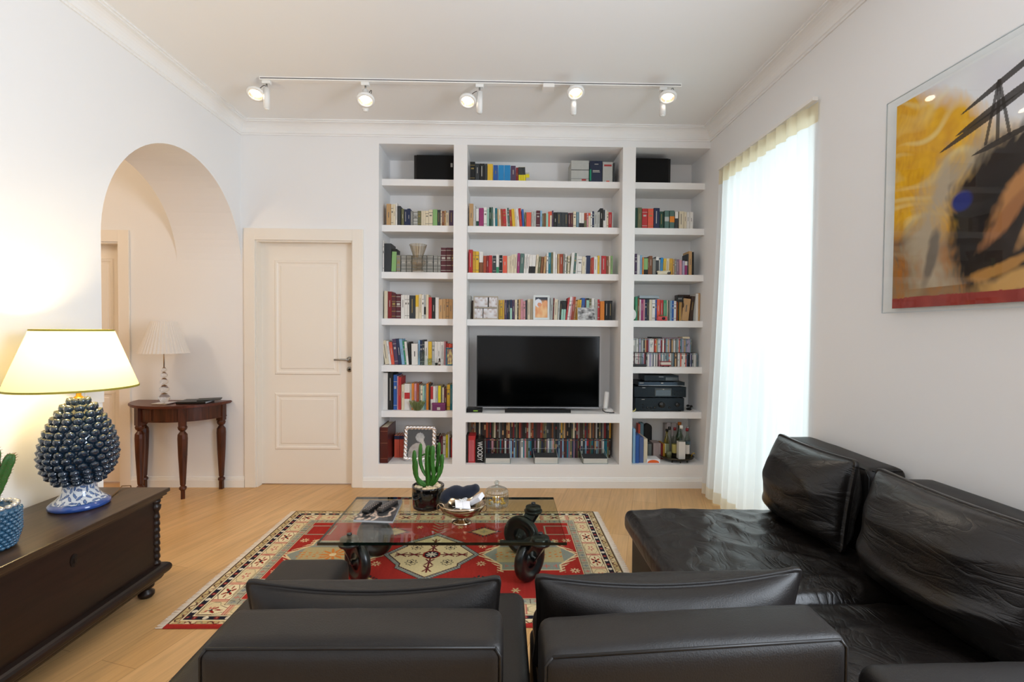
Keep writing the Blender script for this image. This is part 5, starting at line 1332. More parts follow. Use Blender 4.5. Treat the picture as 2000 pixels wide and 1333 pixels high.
def frame(name, label, x0, x1, y, z0, h, tilt, border, fm, kind, rz=0, pics=None, depth=.012, twist=False):
    w = x1-x0; t = thing(name, label, 'picture frame', ((x0+x1)/2, y, z0+.0004)); t.rotation_euler = (-tilt, 0, rz); t['_o'] = (0, 0, 0)
    hx = w/2; b = MB()
    if twist:
        for (p0, p1) in (((-hx+border/2, border/2), (hx-border/2, border/2)), ((hx-border/2, border/2), (hx-border/2, h-border/2)), ((hx-border/2, h-border/2), (-hx+border/2, h-border/2)), ((-hx+border/2, h-border/2), (-hx+border/2, border/2))):
            L_ = math.hypot(p1[0]-p0[0], p1[1]-p0[1]); K = 48; d = ((p1[0]-p0[0])/L_, (p1[1]-p0[1])/L_)
            n_ = round(L_/.034)
            for ph in (0, PI):
                pts = []
                for i in range(K+1):
                    s_ = i/K; a = 2*PI*n_*s_*.5+ph; o2 = border*.22*math.sin(a)
                    pts.append((p0[0]+(p1[0]-p0[0])*s_-d[1]*o2, .0-border*.22*math.cos(a), p0[1]+(p1[1]-p0[1])*s_+d[0]*o2))
                b.tube(pts, border*.40, 10)
    else:
        b.box(-hx, hx, -depth/2, depth/2, 0, border, 0, .001); b.box(-hx, hx, -depth/2, depth/2, h-border, h, 0, .001)
        b.box(-hx, -hx+border, -depth/2, depth/2, border, h-border); b.box(hx-border, hx, -depth/2, depth/2, border, h-border)
        if pics: b.box(-hx+border, hx-border, -depth/2, depth/2, h/2-border*.4, h/2+border*.4)
    b.build('frame', fm, t)
    MB().box(-hx+border*.6, hx-border*.6, .002, .006, border*.6, h-border*.6).build('backing', mat('frame_backing', '#3A3632', .8), t)
    for i, (u0, u1, v0, v1, k) in enumerate(pics or [(0, 1, 0, 1, kind)]):
        W_, Hh = w-2*border, h-2*border; xa, xb, za, zb = -hx+border+u0*W_, -hx+border+u1*W_, border+v0*Hh, border+v1*Hh
        painted('photo', 36, 36, lambda U, V: (xa+(xb-xa)*U, .0008, za+(zb-za)*V), photocol(k), phm, t, (0, 0, 0))
    b = MB(); b.box(-.012, .012, .006, .010, .0, h*.7); b.build('easel_back', mat('frame_backing', '#3A3632', .8), t)
    return t
pewter = mat('pewter_frame', '#A59C8C', .35, metal=.5)
z = SZ[3]; x0, x1 = X(924.5, 600, .11), X(973, 600, .11)
frame('four_photo_frame', 'pewter frame holding four small snapshots on the fourth middle shelf', x0, x1, .112, z, Zp(940, 578.5, .115)-z, math.radians(5), .010, pewter, 3, pics=[(0, .58, .54, 1, 3), (.64, 1, .54, 1, 3), (0, .36, 0, .46, 3), (.40, 1, 0, .46, 3)], depth=.008)
x0, x1 = X(1041.5, 600, .11), X(1073.5, 600, .11)
frame('glass_photo_frame', 'clear glass frame with a warm coloured photo on the fourth middle shelf', x0, x1, .112, z, Zp(1055, 577, .115)-z, math.radians(4), .018, mat('glass_frame_white', '#D5DCDC', .1, coat=1), 2)
x0, x1 = X(1128.5, 610, .11), X(1163, 610, .11)
frame('black_and_white_photo', 'black and white photo print leaning against books, fourth middle shelf', x0, x1, .112, z, Zp(1140, 601, .115)-z, math.radians(8), .003, mat('white_print_edge', '#D8D8D6', .5), 1, depth=.004)
# silver twisted frame on the bottom left
z = BASE; x0, x1 = X(787, 870, .10), X(850.5, 870, .10)
frame('silver_rope_frame', 'large silver rope-twist frame with a grey portrait, bottom left niche', x0, x1, .10, z, Zp(820, 833, .14)-z+.004, math.radians(9), .033, mat('polished_silver', '#F2EEEE', .22, metal=.85), 0, rz=math.radians(-3), twist=True)

# ---- fifth shelf left: small icon, bottle and glasses
z = SZ[4]; x0 = X(870.5, 700, .11)
frame('blue_framed_icon', 'small blue framed religious picture at the right end, fifth left shelf', x0, NL[1]-.004, .115, z, Zp(880, 680, .11)-z, math.radians(4), .010, mat('blue_wood_frame', '#2A6A86', .5), 4)
bx0 = X(858.2, 700, .11)
t = thing('medicine_bottle', 'tiny black-capped medicine bottle on the fifth left shelf', 'bottle', (bx0, .118, z+.0003)); zz = z+.0003
MB().lathe(bx0, .118, [(0, zz), (.010, zz), (.011, zz+.003), (.011, zz+.034), (.006, zz+.042), (.006, zz+.046), (0, zz+.046)], 20).build('bottle_body', mat('dark_red_glass', '#4A1A18', .15, coat=1), t)
MB().lathe(bx0, .118, [(.0115, zz+.010), (.0115, zz+.031)], 20, 0, True, False).build('label_wrap', acc['w'], t)
MB().lathe(bx0, .118, [(0, zz+.046), (.007, zz+.046), (.0075, zz+.062), (0, zz+.063)], 16).build('bottle_cap', black, t)
for px0_, r, hh, lab in ((824, .026, .125, 'tall clear drinking glass before navy books, fifth left shelf'), (838.5, .021, .060, 'short clear glass with yellow tint, fifth left shelf')):
    gx = X(px0_, 700, .125); t = thing('drinking_glass', lab, 'glass', (gx, .135, zz)); t['_o'] = (gx, .135, zz)
    MB().lathe(gx, .135, [(0, zz+.004), (r*.8, zz), (r, zz+hh), (r-.002, zz+hh), (r*.8-.002, zz+.006)], 24, 0, True, False).build('glass_body', clear, t)
t = thing('small_tin', 'little dark tin beside the medicine bottle, fifth left shelf', 'tin', (X(852, 700, .11), .125, zz))
MB().lathe(X(852, 700, .11), .125, [(0, zz), (.012, zz), (.012, zz+.014), (.0125, zz+.015), (.0125, zz+.021), (0, zz+.022)], 18).build('tin_body', mat('green_black_tin', '#20261F', .4), t)
# ---- sixth shelf left: glass bowl and purple box
z = SZ[5]+.0003; gx = X(815, 780, .11)
t = thing('green_glass_bowl', 'wavy green glass bowl on the sixth left shelf', 'bowl', (gx, .132, z)); N = 60; b = MB(); vs = []
pr = [(.012, .0), (.024, .0), (.030, .006), (.046, .030), (.062, .066), (.066, .082)]
for i in range(N):
    a = 2*PI*i/N
    for k, (r, zz) in enumerate(pr): w_ = 1+.16*math.sin(a*6)*k/5; vs.append((gx+r*w_*math.cos(a), .115+r*w_*math.sin(a)*.0+r*w_*.45*math.sin(a), z+zz*(1+.10*math.sin(a*6+1)*k/5)))
K = len(pr); b.add(vs, [(i*K+q_, ((i+1) % N)*K+q_, ((i+1) % N)*K+q_+1, i*K+q_+1) for i in range(N) for q_ in range(K-1)]+[tuple(i*K for i in range(N))], 0, True)
b.build('bowl_body', mat('green_glass', '#8DA06A', .06, trans=.7, ior=1.35, spec=.8), t)
x0, x1 = X(844, 790, .105), X(869.5, 790, .105)
boxthing('purple_box', 'little purple box with a white label on the sixth left shelf', 'box', x0, x1, .103, .143, SZ[5], SZ[5]+.056, mat('purple_card', '#6A2A56', .6), 'box_body',
  [('lid', (-(x1-x0)/2-.002, (x1-x0)/2+.002, -.0215, .0215, .056, .068), mat('purple_card_lid', '#7A3466', .6)), ('paper_label', (-.014, .014, -.0207, -.0201, .008, .032), acc['w'])])

# ---- bottom left niche
z = BASE; x0, x1 = X(739.5, 870, .03), X(757.5, 870, .03); hh = Zp(748, 835, .03)-z
leb = mat('oxblood_leather', '#4A1410', .38, coat=.2, bump=.2, bscale=80); x0 = max(x0, NL[0]+.006)
t = thing('leather_bound_album', 'very large dark red leather bound album, bottom left niche', 'book', ((x0+x1)/2, .03, z+.0003))
b = MB(); zz = z+.0003; b.box(x0, x1, .028, .034, zz, zz+hh, 0, .002); b.box(x0, x0+.004, .033, .34, zz, zz+hh, 0); b.box(x1-.004, x1, .033, .34, zz, zz+hh, 0); b.build('leather_cover', leb, t)
MB().box(x0+.004, x1-.004, .034, .333, zz+.004, zz+hh-.008).build('page_block', paper, t)
b = MB()
for q_ in (.12, .55, .88): b.box(x0+.002, x1-.002, .0265, .028, zz+hh*q_, zz+hh*q_+.005)
b.build('spine_band', mat('worn_leather_edge', '#7A4A3A', .5), t)
cv = (730, 815, 11.765)
shelf_row('bottom niche, left column', 'books in the bottom niche of the left column', BASE, cv, [
 (470, 528, 430, 'coral', 0, ('navy', .83, .99)), (532, 590, 430, 'coral', 0, ('navy', .83, .99)), (594, 650, 430, 'coral', 0, ('navy', .83, .99)), (654, 700, 430, 'coral', 0, ('navy', .83, .99)),
 (1425, 1490, 440, 'black'), (1495, 1540, 450, 'maroon', 0, ('white', .05, .45)), (1543, 1582, 440, 'darkred'), (1586, 1650, 450, 'white'), (1655, 1703, 420, 'brightyellow'), (1706, 1735, 400, 'white'), (1738, 1766, 470, 'charcoal'), (1769, 1798, 500, 'red')],
 NL[0], NL[1], yf=.215, seed=14, dmax=.19)
t = thing('small_round_clock', 'tiny black round ornament lying on top of bottom left books', 'ornament', (X(872.5, 845, .23), .235, BASE))
bpy.data.objects.remove(t, do_unlink=True)
# ---- television
tz = TVZ+.0003; x0, x1 = X(931, 720, .15), X(1171, 720, .15)
z1 = Zp(1050, 656.5, .15); z0 = Zp(1050, 797, .15)
tv = thing('television', 'large black flat screen television in the middle niche', 'television', ((x0+x1)/2, .16, tz))
MB().box(x0, x1, .150, .185, z0, z1, 0, .003).build('casing', black, tv)
scr = MB().box(x0+.009, x1-.009, .1485, .150, z0+.016, z1-.009).build('screen', mat('tv_screen', '#020303', .10, spec=.18, coat=0), tv)
b = MB(); b.box(x0, x1, .1475, .1515, z0-.004, z0+.006, 0, .001); b.build('silver_trim', mat('silver_plastic', '#C8C8CC', .2, metal=.6), tv)
sx0, sx1 = X(986, 805, .05), X(1115, 805, .05)
b = MB(); b.prism([(sx0, .050), (sx1, .050), (sx1-.03, .22), (sx0+.03, .22)], 2, tz, tz+.014); b.box((sx0+sx1)/2-.07, (sx0+sx1)/2+.07, .155, .19, tz+.013, z0+.04); b.box(sx0, sx1, .0505, .060, tz+.014, tz+.030)
b.build('stand_foot', mat('dark_stand', '#131415', .3), tv)
x0, x1 = X(910, 800, .06), X(942, 800, .06)
boxthing('set_top_box', 'small black box with green digits left of the television', 'set-top box', max(x0, NM[0]+.004), x1, .05, .17, TVZ, TVZ+.034, black, 'box_body',
  [('display', (-.01, .03, -.0607, -.06, .010, .020), mat('green_display', '#2A3A1A', .3, emit='#8AB040', estr=.5))])
# cordless phone on cradle
phx = X(1187, 790, .10); t = thing('cordless_phone', 'white cordless telephone on its cradle right of the television', 'telephone', (phx, .12, tz))
wp = mat('white_plastic', '#DAD8D4', .35)
b = MB(); b.lathe(phx+.012, .13, [(0, tz), (.045, tz), (.048, tz+.008), (.040, tz+.024), (.020, tz+.032), (0, tz+.033)], 28, sy=.8); b.build('cradle', wp, t)
h_ = MB().soft((.021, .013, .078), .012, (8, 6, 16), (0, .003, 0), None, Matrix.Translation((phx-.012, .115, tz+.105)) @ Matrix.Rotation(math.radians(8), 4, 'Y') @ Matrix.Rotation(math.radians(-10), 4, 'X')).build('handset', wp, t)
MB().box(-.012, .012, -.0035, -.001, -.01, .022).build('phone_screen', mat('phone_lcd', '#2A2E30', .2), h_, (0, 0, 0)).location = (phx-.006, .100, tz+.135)
t = thing('phone_cable', 'short black cable in front of the telephone cradle', 'cable', (phx-.03, .06, tz))
MB().tube([(phx-.045, .10, tz+.030), (phx-.048, .075, tz+.018), (phx-.030, .060, tz+.008), (phx-.005, .055, tz+.006), (phx+.002, .056, tz+.008)], .004, 8).build('cable', black, t)
t = thing('dark_pen', 'small dark pen lying at the right of the television shelf', 'pen', (X(1195, 802, .05), .05, tz))
MB().cyl((X(1190, 802, .05), .05, tz+.004), (X(1200, 802, .05), .055, tz+.004), .004, 10).build('pen_body', black, t)

# ---- film cases: two tiers in the low middle niche
def cases(name, noun, cat, place, grp, pxs, z, h, yf, depth, cols, seed, two=None, lean=None, sub=True, acs=None):
    rnd = random.Random(seed); recs = []
    n = len(pxs)-1
    for i in range(n):
        xa, xb = pxs[i], pxs[i+1]; c = cols[i % len(cols)] if not callable(cols) else cols(i)
        hh = h*rnd.uniform(.975, 1.0); w = xb-xa-.0006
        an = lean(i) if lean else 0
        b = MB(); t_ = .0012
        piv = 0 if an <= 0 else -w
        b.box(piv, piv+w, 0, depth, 0, hh, 0)
        q_ = rnd.random()
        m2 = cover(rnd.choice(acs or ['grey', 'black', 'darkred', 'tan', 'navy', 'grey', 'brown', 'charcoal']))
        if q_ < .5: z0_ = rnd.uniform(.1, .6); b.box(piv+w*.15, piv+w*.85, -.0004, 0, hh*z0_, hh*(z0_+rnd.uniform(.08, .3)), 1)
        b.box(piv+w*.1, piv+w*.9, -.0005, 0, hh*.90, hh*.96, 1)
        o = b.build(name, [cover(c), m2], origin=(0, 0, 0)); o.location = (xa-piv*(1), yf+rnd.uniform(0, .006), z+.0003); o.rotation_euler = (0, an, 0)
        recs.append([o, c, w, hh, None])
    label_row(recs, place, grp, noun, cat)
    return recs
def spread(x0, x1, w, seed):
    rnd = random.Random(seed); xs = [x0]
    while xs[-1] < x1-w*1.3: xs.append(xs[-1]+w*rnd.choice([.85, .95, 1, 1, 1.05, 1.35]))
    xs.append(x1); return xs
dark = ['black', 'charcoal', 'darkbrown', 'maroon', 'black', 'darkred', 'charcoal', 'olive', 'darkbrown', 'black']
rr = random.Random(77)
def updvd(i):
    q_ = rr.random()
    return rr.choice(dark) if q_ < .62 else rr.choice(['cream', 'grey', 'tan', 'lightgrey', 'brown', 'rust', 'darkred', 'brown', 'gold'])
def lodvd(i):
    q_ = rr.random()
    return rr.choice(dark) if q_ < .40 else rr.choice(['lightgrey', 'white', 'lightblue', 'navy', 'bluegrey', 'red', 'rust', 'pink', 'olive', 'tan', 'grey', 'grey', 'teal', 'mauve', 'lightgrey', 'white'])
UX0, UX1 = X(921, 840, .26), X(1191, 840, .26)
zl = BASE; DH = .178
xs = spread(X(946.5, 870, .22), UX1+.002, .0145, 21)
cases('dvd_case', 'film case', 'dvd case', 'lower tier under television', 'film cases in the lower tier', xs, zl, DH, .225, .130, lodvd, 31)
# hidden ledge the upper tier stands on
MB().box(NM[0]+.06, NM[1]-.025, .222, .222+.14, BASE+DH+.0015, BASE+DH+.006).build('inner_riser_board', mat('dark_board', '#1A1614', .6), bc)
xs = spread(UX0+.0, UX1+.002, .0145, 22)
tz1 = BASE+DH+.0063
cases('dvd_case', 'film case', 'dvd case', 'upper tier under television', 'film cases in the upper tier', xs, tz1, .572-tz1-.004 if (.572-tz1) < .18 else .176, .215, .130, updvd, 32, lean=None)
# white tall books at the far left of the niche
x0 = NM[0]+.004; xw = X(921, 840, .24)-.001
boxthing('white_binder', 'tall off-white binder at the left end of the film cases', 'binder', x0, max(x0+.02, xw), .30, .40, BASE, BASE+.355, cover('cream'), 'cover', bev=0)
# red set and black volume in front
xa = X(911, 870, .06); rs = [NM[0]+.003, X(914.6, 870, .06)]
boxthing('paperback', 'black paperback standing left of the red magazines, bottom middle niche', 'book', NM[0]+.003, X(914.6, 870, .06), .055, .20, BASE, Zp(913, 851, .06), cover('black'), 'cover', bev=0)
x0, x1 = X(914.9, 870, .06), X(928.2, 870, .06)
boxthing('magazine_set', 'red and pink striped boxed magazine set, bottom middle niche', 'magazine file', x0, x1, .055, .21, BASE, Zp(921, 852, .06), cover('red'), 'slipcase',
  [('stripe', (-(x1-x0)/2+(x1-x0)*k, -(x1-x0)/2+(x1-x0)*(k+.07), -.0782, -.0776, .012, .20), cover('pink')) for k in (.12, .32, .52, .72)], bev=0)
x0, x1 = X(929.2, 870, .055), X(945, 870, .055); hh = Zp(937, 858, .055)-BASE
t, hx, hy = boxthing('film_box_set', 'black box set with big white word WOODY down its spine', 'box set', x0, x1, .05, .20, BASE, BASE+hh, mat('box_set_black', '#0B0B0B', .4), 'slipcase', bev=.001)
fc = bpy.data.curves.new('spine_lettering', 'FONT'); fc.body = 'WOODY'; fc.extrude = .0004; fc.align_x = 'CENTER'; fc.align_y = 'CENTER'
fo = bpy.data.objects.new('spine_lettering', fc); C.objects.link(fo)
fc.size = 1.0; bpy.context.view_layer.update(); dx, dy = fo.dimensions.x, fo.dimensions.y
L_ = hh*.80; Wd = (x1-x0)*.62
dg = bpy.context.evaluated_depsgraph_get(); me = bpy.data.meshes.new_from_object(fo.evaluated_get(dg)); bpy.data.objects.remove(fo, do_unlink=True)
lo = bpy.data.objects.new('spine_lettering', me); C.objects.link(lo); me.materials.clear(); me.materials.append(mat('white_lettering', '#F0F0EE', .5))
me.transform(Matrix.Diagonal((L_/dx, Wd/dy, 1, 1))); me.transform(Matrix.Rotation(-PI/2, 4, 'Z')); me.transform(Matrix.Rotation(PI/2, 4, 'X'))
lo.parent = t; lo.location = (0, -.0760, hh*.49)
# stacks of magazines in clear trays
tray = mixmat('clear_acrylic_tray', 'pane', '#E4EAE6', rough=.05)
for i, (pa_, pb_, lab, nst) in enumerate(((947, 997, 'stack of white magazines in a clear tray beside the black box set', 6), (1043, 1090, 'stack of white magazines in the middle clear tray', 7), (1138, 1187, 'stack of white magazines in the right-hand clear tray', 6))):
    x0, x1 = X(pa_, 900, .035), X(pb_, 900, .035)
    t = thing('acrylic_tray', ['clear tray nearest the black box set, bottom middle niche', 'middle clear tray of the bottom middle niche', 'right-hand clear tray of the bottom middle niche'][i], 'tray', ((x0+x1)/2, .1, BASE), 'clear trays before the film cases')
    zt = BASE+.0004; b = MB(); hh = .062
    for p in (((x0, .02, zt), (x1, .02, zt), (x1, .20, zt), (x0, .20, zt)), ((x0, .02, zt), (x0, .20, zt), (x0, .20, zt+hh+.03), (x0, .02, zt+hh-.02)), ((x1, .02, zt), (x1, .20, zt), (x1, .20, zt+hh+.03), (x1, .02, zt+hh-.02)), ((x0, .20, zt), (x1, .20, zt), (x1, .20, zt+hh+.03), (x0, .20, zt+hh+.03))):
        b.add(p, [(0, 1, 2, 3)])
    b.build('tray_walls', tray, t)
    b = MB()
    for (p, q_) in (((x0, .02, zt+hh-.02), (x0, .20, zt+hh+.03)), ((x1, .02, zt+hh-.02), (x1, .20, zt+hh+.03)), ((x0, .20, zt+hh+.03), (x1, .20, zt+hh+.03)), ((x0, .02, zt), (x1, .02, zt))): b.cyl(p, q_, .0016, 6)
    b.build('tray_rim', mixmat('acrylic_edge', 'cloth', '#DDE3E6', .5), t)
    z = zt+.001; rn = random.Random(i+50)
    for k in range(nst):
        th = .0075; d = rn.uniform(0, .004)
        m = boxthing('magazine_copy', f"white magazine, {ordn(k+1)} from the bottom, in the {['left-hand', 'middle', 'right-hand'][i]} clear tray", 'magazine', x0+.005+d, x1-.005, .024+d, .190, z, z+th-.0005, mat('white_magazine_stock', '#D2D0C8', .6, vary=.05, nscale=60), 'cover', bev=0)
        m[0]['group'] = 'magazines stacked in the clear trays'; z += th
    m = boxthing('photo_magazine', f"magazine with a dark photo cover, topmost in the {['left-hand', 'middle', 'right-hand'][i]} clear tray", 'magazine', x0+.006, x1-.006, .03, .188, z, z+.003, cover('charcoal'), 'cover', bev=0)

# ---- music discs, fifth shelf right, two tiers
z = SZ[4]; D1 = .1245
rr2 = random.Random(5)
def cdc(i):
    q_ = rr2.random()
    return rr2.choice(['lightgrey', 'white', 'bluegrey', 'white', 'lightgrey', 'grey', 'lilac']) if q_ < .74 else rr2.choice(['charcoal', 'black', 'darkred', 'maroon', 'navy', 'tan', 'pink', 'coral', 'olive'])
x0, x1 = NR[0]+.006, X(1363, 700, .15)
xs = spread(x0, x1, .0108, 41)
nC = len(xs)-1
cases('cd_case', 'disc case', 'cd case', 'lower tier, fifth right shelf', 'disc cases in the lower tier of the right column', xs, z, D1, .155, .125, cdc, 33, acs=['grey', 'lightgrey', 'bluegrey', 'charcoal'])
MB().box(x0-.003, X(1353, 670, .15)+.006, .152, .152+.135, z+D1+.0012, z+D1+.0042).build('inner_disc_board', mat('dark_board', '#1A1614', .6), bc)
xs = spread(x0, X(1352, 670, .15), .0108, 42)
cases('cd_case', 'disc case', 'cd case', 'upper tier, fifth right shelf', 'disc cases in the upper tier of the right column', xs, z+D1+.0046, D1, .155, .125, cdc, 34, acs=['grey', 'lightgrey', 'bluegrey', 'charcoal'])
z += .0003
cx0, cx1 = X(1291.5, 710, .10), X(1311, 710, .10); rd = mat('red_enamel', '#8E1C22', .3, coat=.6)
t = thing('model_tram', 'red and cream toy tram before the discs, fifth right shelf', 'toy', ((cx0+cx1)/2, .12, z)); b = MB()
b.box(cx0, cx1, .106, .136, z+.006, z+.020, 0, .002); b.box(cx0-.002, cx1+.002, .104, .138, z+.042, z+.050, 0, .002); b.build('tram_body', rd, t)
MB().box(cx0+.002, cx1-.002, .107, .135, z+.020, z+.042).build('window_band', mat('cream_enamel', '#D9CDBE', .3), t)
b = MB()
for x in (cx0+.02, cx1-.02): b.cyl((x, .106, z+.006), (x, .136, z+.006), .006, 12)
b.build('tram_wheels', black, t)
dx0 = NR[0]+.004; dx1 = X(1263.5, 712, .10)
t = thing('wire_rack', 'black wire rack with a dark base at the left end, fifth right shelf', 'rack', ((dx0+dx1)/2, .12, z)); wx = X(1257, 700, .10)
MB().box(dx0, dx1, .105, .148, z, z+.022, 0, .005).build('rack_base', mat('dark_rubber_base', '#2A2A2C', .5), t)
b = MB(); b.tube([(dx0+.002, .112, z+.088), (wx-.012, .112, z+.088), (wx-.003, .112, z+.084), (wx, .112, z+.074), (wx, .112, z+.018)], .0022, 8)
b.tube([(dx0+.035, .118, z+.02), (dx0+.035, .118, z+.19)], .0016, 6); b.build('wire_loop', blackw, t)
# cover sheets lying on the upper tier
zc = SZ[4]+D1*2+.006
for xa_, xb_, hh, c, lab in ((1272, 1293, .012, 'black', 'black case lying flat on the left part of the upper discs'), (1294, 1330, .006, 'mauve', 'thin mauve case lying flat on the middle of the upper discs'), (1333, 1347, .016, 'cream', 'cream box lying flat on the right end of the upper discs')):
    boxthing('flat_disc_case', lab, 'cd case', X(xa_, 660, .16), X(xb_, 660, .16), .158, .28, zc, zc+hh, cover(c), 'case', bev=0)

# ---- hi-fi, sixth shelf right
z = SZ[5]; hf = mat('hifi_blue_black', '#1B242B', .32, metal=.4); hf2 = mat('hifi_display', '#3A4A58', .15, coat=1); kn = mat('hifi_knob', '#0C0E10', .3, coat=.5)
def hifi(name, label, px0_, px1_, pyt, zb, y0=.13, dep=.26, gap=0):
    x0, x1 = X(px0_, 770, y0), X(px1_, 770, y0); x0 = max(x0, NR[0]+.006); zt = Zp((px0_+px1_)/2, pyt, y0)
    t = thing(name, label, 'audio device', ((x0+x1)/2, y0, zb)); b = MB(); f_ = .008
    b.box(x0, x1, y0, y0+.006, zb+f_, zt, 0, .001); b.box(x0+.003, x1-.003, y0+.005, y0+dep, zb+f_+.002, zt-.001); b.build('cabinet', hf, t)
    b = MB()
    for fx in (x0+.03, x1-.03):
        for fy in (y0+.03, y0+dep-.03): b.cyl((fx, fy, zb+.0003), (fx, fy, zb+f_+.001), .014, 12)
    b.build('rubber_feet', black, t)
    return t, x0, x1, zb+f_, zt
fy = .1295
t, x0, x1, z0, z1 = hifi('stereo_amplifier', 'black stereo amplifier with round knobs, bottom of the hi-fi stack', 1241, 1336.5, 778, z)
W_ = x1-x0
for u, v, r, nm in ((.535, .47, .0285, 'volume_knob'), (.855, .50, .020, 'input_knob'), (.245, .24, .009, 'tone_knob'), (.325, .24, .009, 'tone_knob'), (.40, .24, .009, 'tone_knob'), (.70, .24, .009, 'tone_knob'), (.155, .48, .007, 'power_button'), (.155, .24, .006, 'headphone_socket')):
    MB().cyl((x0+W_*u, fy, z0+(z1-z0)*v), (x0+W_*u, fy-(.022 if r > .01 else .010), z0+(z1-z0)*v), r, 24, 0, r*.92).build(nm, kn, t)
MB().box(x0+W_*.13, x0+W_*.19, fy-.0006, fy, z1-.016, z1-.011).build('maker_plate', acc['w'], t)
zz = z1
t, x0, x1, z0, z1 = hifi('cd_player', 'black disc player with a wide display, above the amplifier', 1239, 1340, 756, zz); W_ = x1-x0
MB().box(x0+W_*.395, x0+W_*.715, fy-.001, fy, z0+.010, z1-.014).build('display_window', mat('display_surround', '#0A0C0E', .2, coat=1), t)
MB().box(x0+W_*.410, x0+W_*.700, fy-.002, fy-.001, z0+.014, z1-.030).build('display_glass', hf2, t)
MB().box(x0+W_*.545, x0+W_*.575, fy-.0022, fy-.001, z1-.026, z1-.020).build('disc_logo_mark', acc['w'], t)
for k in range(4): MB().cyl((x0+W_*(.77+.055*k), fy, z0+(z1-z0)*.56), (x0+W_*(.77+.055*k), fy-.003, z0+(z1-z0)*.56), .0045, 10).build('transport_button', kn, t)
MB().cyl((x0+W_*.77, fy, z0+(z1-z0)*.27), (x0+W_*.77, fy-.003, z0+(z1-z0)*.27), .0055, 10).build('transport_button', kn, t)
MB().box(x0+W_*.15, x0+W_*.21, fy-.0006, fy, z1-.012, z1-.007).build('maker_plate', acc['w'], t)
zz = z1
t, x0, x1, z0, z1 = hifi('dvd_player', 'slim black dvd player in the middle of the hi-fi stack', 1246.5, 1337, 746.5, zz); W_ = x1-x0
MB().box(x0+.002, x0+W_*.84, fy-.0008, fy, z0+.006, z1-.002).build('grey_fascia', mat('grey_fascia', '#3C4A58', .25, metal=.5), t)
MB().box(x0+.002, x1-.002, fy-.0012, fy, z0+.001, z0+.004).build('silver_line', mat('silver_plastic', '#C8C8CC', .2, metal=.6), t)
MB().box(x0+.012, x0+.048, fy-.0014, fy, z1-.014, z1-.008).build('maker_plate', acc['w'], t)
MB().box(x0+W_*.49, x0+W_*.535, fy-.0014, fy, z1-.016, z1-.006).build('disc_logo_mark', acc['w'], t)
zz = z1
t, x0, x1, z0, z1 = hifi('satellite_receiver', 'smallest glossy black receiver on top of the hi-fi stack', 1258, 1325, 733.5, zz, .14, .20); W_ = x1-x0
MB().box(x0+W_*.62, x1-.006, .1385, .1395, z0+.005, z1-.018).build('flap', mat('dark_plastic_flap', '#20262C', .15, coat=1), t)
MB().box(x0+W_*.42, x0+W_*.56, .1385, .1395, z1-.016, z1-.013).build('indicator_strip', mat('silver_plastic', '#C8C8CC', .2, metal=.6), t)
t = thing('yellow_cable', 'yellow plug and cable hanging at the left of the amplifier', 'cable', (NR[0]+.02, .10, z)); z += .0003
MB().tube([(NR[0]+.004, .105, z+.022), (NR[0]+.020, .100, z+.008), (NR[0]+.040, .100, z+.007), (NR[0]+.054, .106, z+.018), (NR[0]+.058, .112, z+.030)], [.004, .005, .005, .005, .003], 8).build('cable', mat('pale_yellow_rubber', '#D8CC7A', .5), t)
t = thing('thin_black_wire', 'thin grey wire drooping over the front of the sixth right shelf', 'wire', (NR[0]+.02, .09, z))
MB().tube([(NR[0]+.003, .098, z+.006), (NR[0]+.010, .0965, z-.015), (NR[0]+.022, .0965, z-.045), (NR[0]+.034, .0970, z-.075)], .0014, 6).build('wire', mat('grey_wire', '#8A8A88', .5), t)
t = thing('power_strip_plugs', 'dark bundle of plugs to the right of the amplifier', 'plugs', (X(1346, 795, .2), .22, z)); b = MB()
for k, (dx, dy, dz) in enumerate(((0, 0, .012), (.022, .01, .012), (.012, -.02, .012), (.03, .0, .034), (.005, .01, .038))): b.ball((X(1345, 795, .2)+dx, .22+dy, z+dz), .014, 10, 0, (1.1, .9, .85))
b.build('plug_bundle', black, t)

# ---- fourth shelf right extras
z = SZ[3]
x0, x1 = X(1248, 580, .17), X(1286.5, 580, .17); zt = onY(1265, 584, .15).z
boxthing('grey_flat_book', 'grey book lying flat across the tops, fourth right shelf', 'book', x0, x1, .155, .30, zt+.004, zt+.030, mat('pale_blue_grey_cover', '#9AA6AE', .5), 'cover')
x0, x1 = X(1328.6, 575, .25), X(1352, 575, .25); zb = onY(1340, 583.5, .25).z
boxthing('dark_wooden_box', 'small dark brown wooden box high at the right, fourth right shelf', 'box', x0, x1, .30, .40, z+.0, zb+.038, mat('dark_box_wood', '#3A2418', .4), 'box_body')
t = thing('camera_toy', 'red toy camera in front of the coral books, fourth right shelf', 'toy', (X(1293, 620, .11), .12, z)); z += .0003; cx0, cx1 = X(1284, 620, .11), X(1303.5, 620, .11)
MB().box(cx0, cx1, .108, .140, z, z+.040, 0, .006).build('camera_body', mat('bright_red_enamel', '#C81E1A', .3, coat=.6), t)
MB().box(cx0+.022, cx0+.055, .110, .132, z+.040, z+.052, 0, .003).build('camera_top', mat('olive_enamel', '#6A6A3A', .4), t)
MB().cyl(((cx0+cx1)/2+.010, .108, z+.020), ((cx0+cx1)/2+.010, .100, z+.020), .013, 16).build('camera_lens', black, t)
t = thing('white_round_plate', 'white porcelain dish with green leaf, left end of the fourth right shelf', 'plate', (X(1242, 615, .11), .125, z)); px0_ = NR[0]+.002
b = MB(); vs = []; cx_ = NR[0]+.012; cz_ = z+.052
pts = [(cx_+.0+.040*math.cos(a)*(1), cz_+.052*math.sin(a)) for a in [-PI/2+PI*i/16 for i in range(17)]]
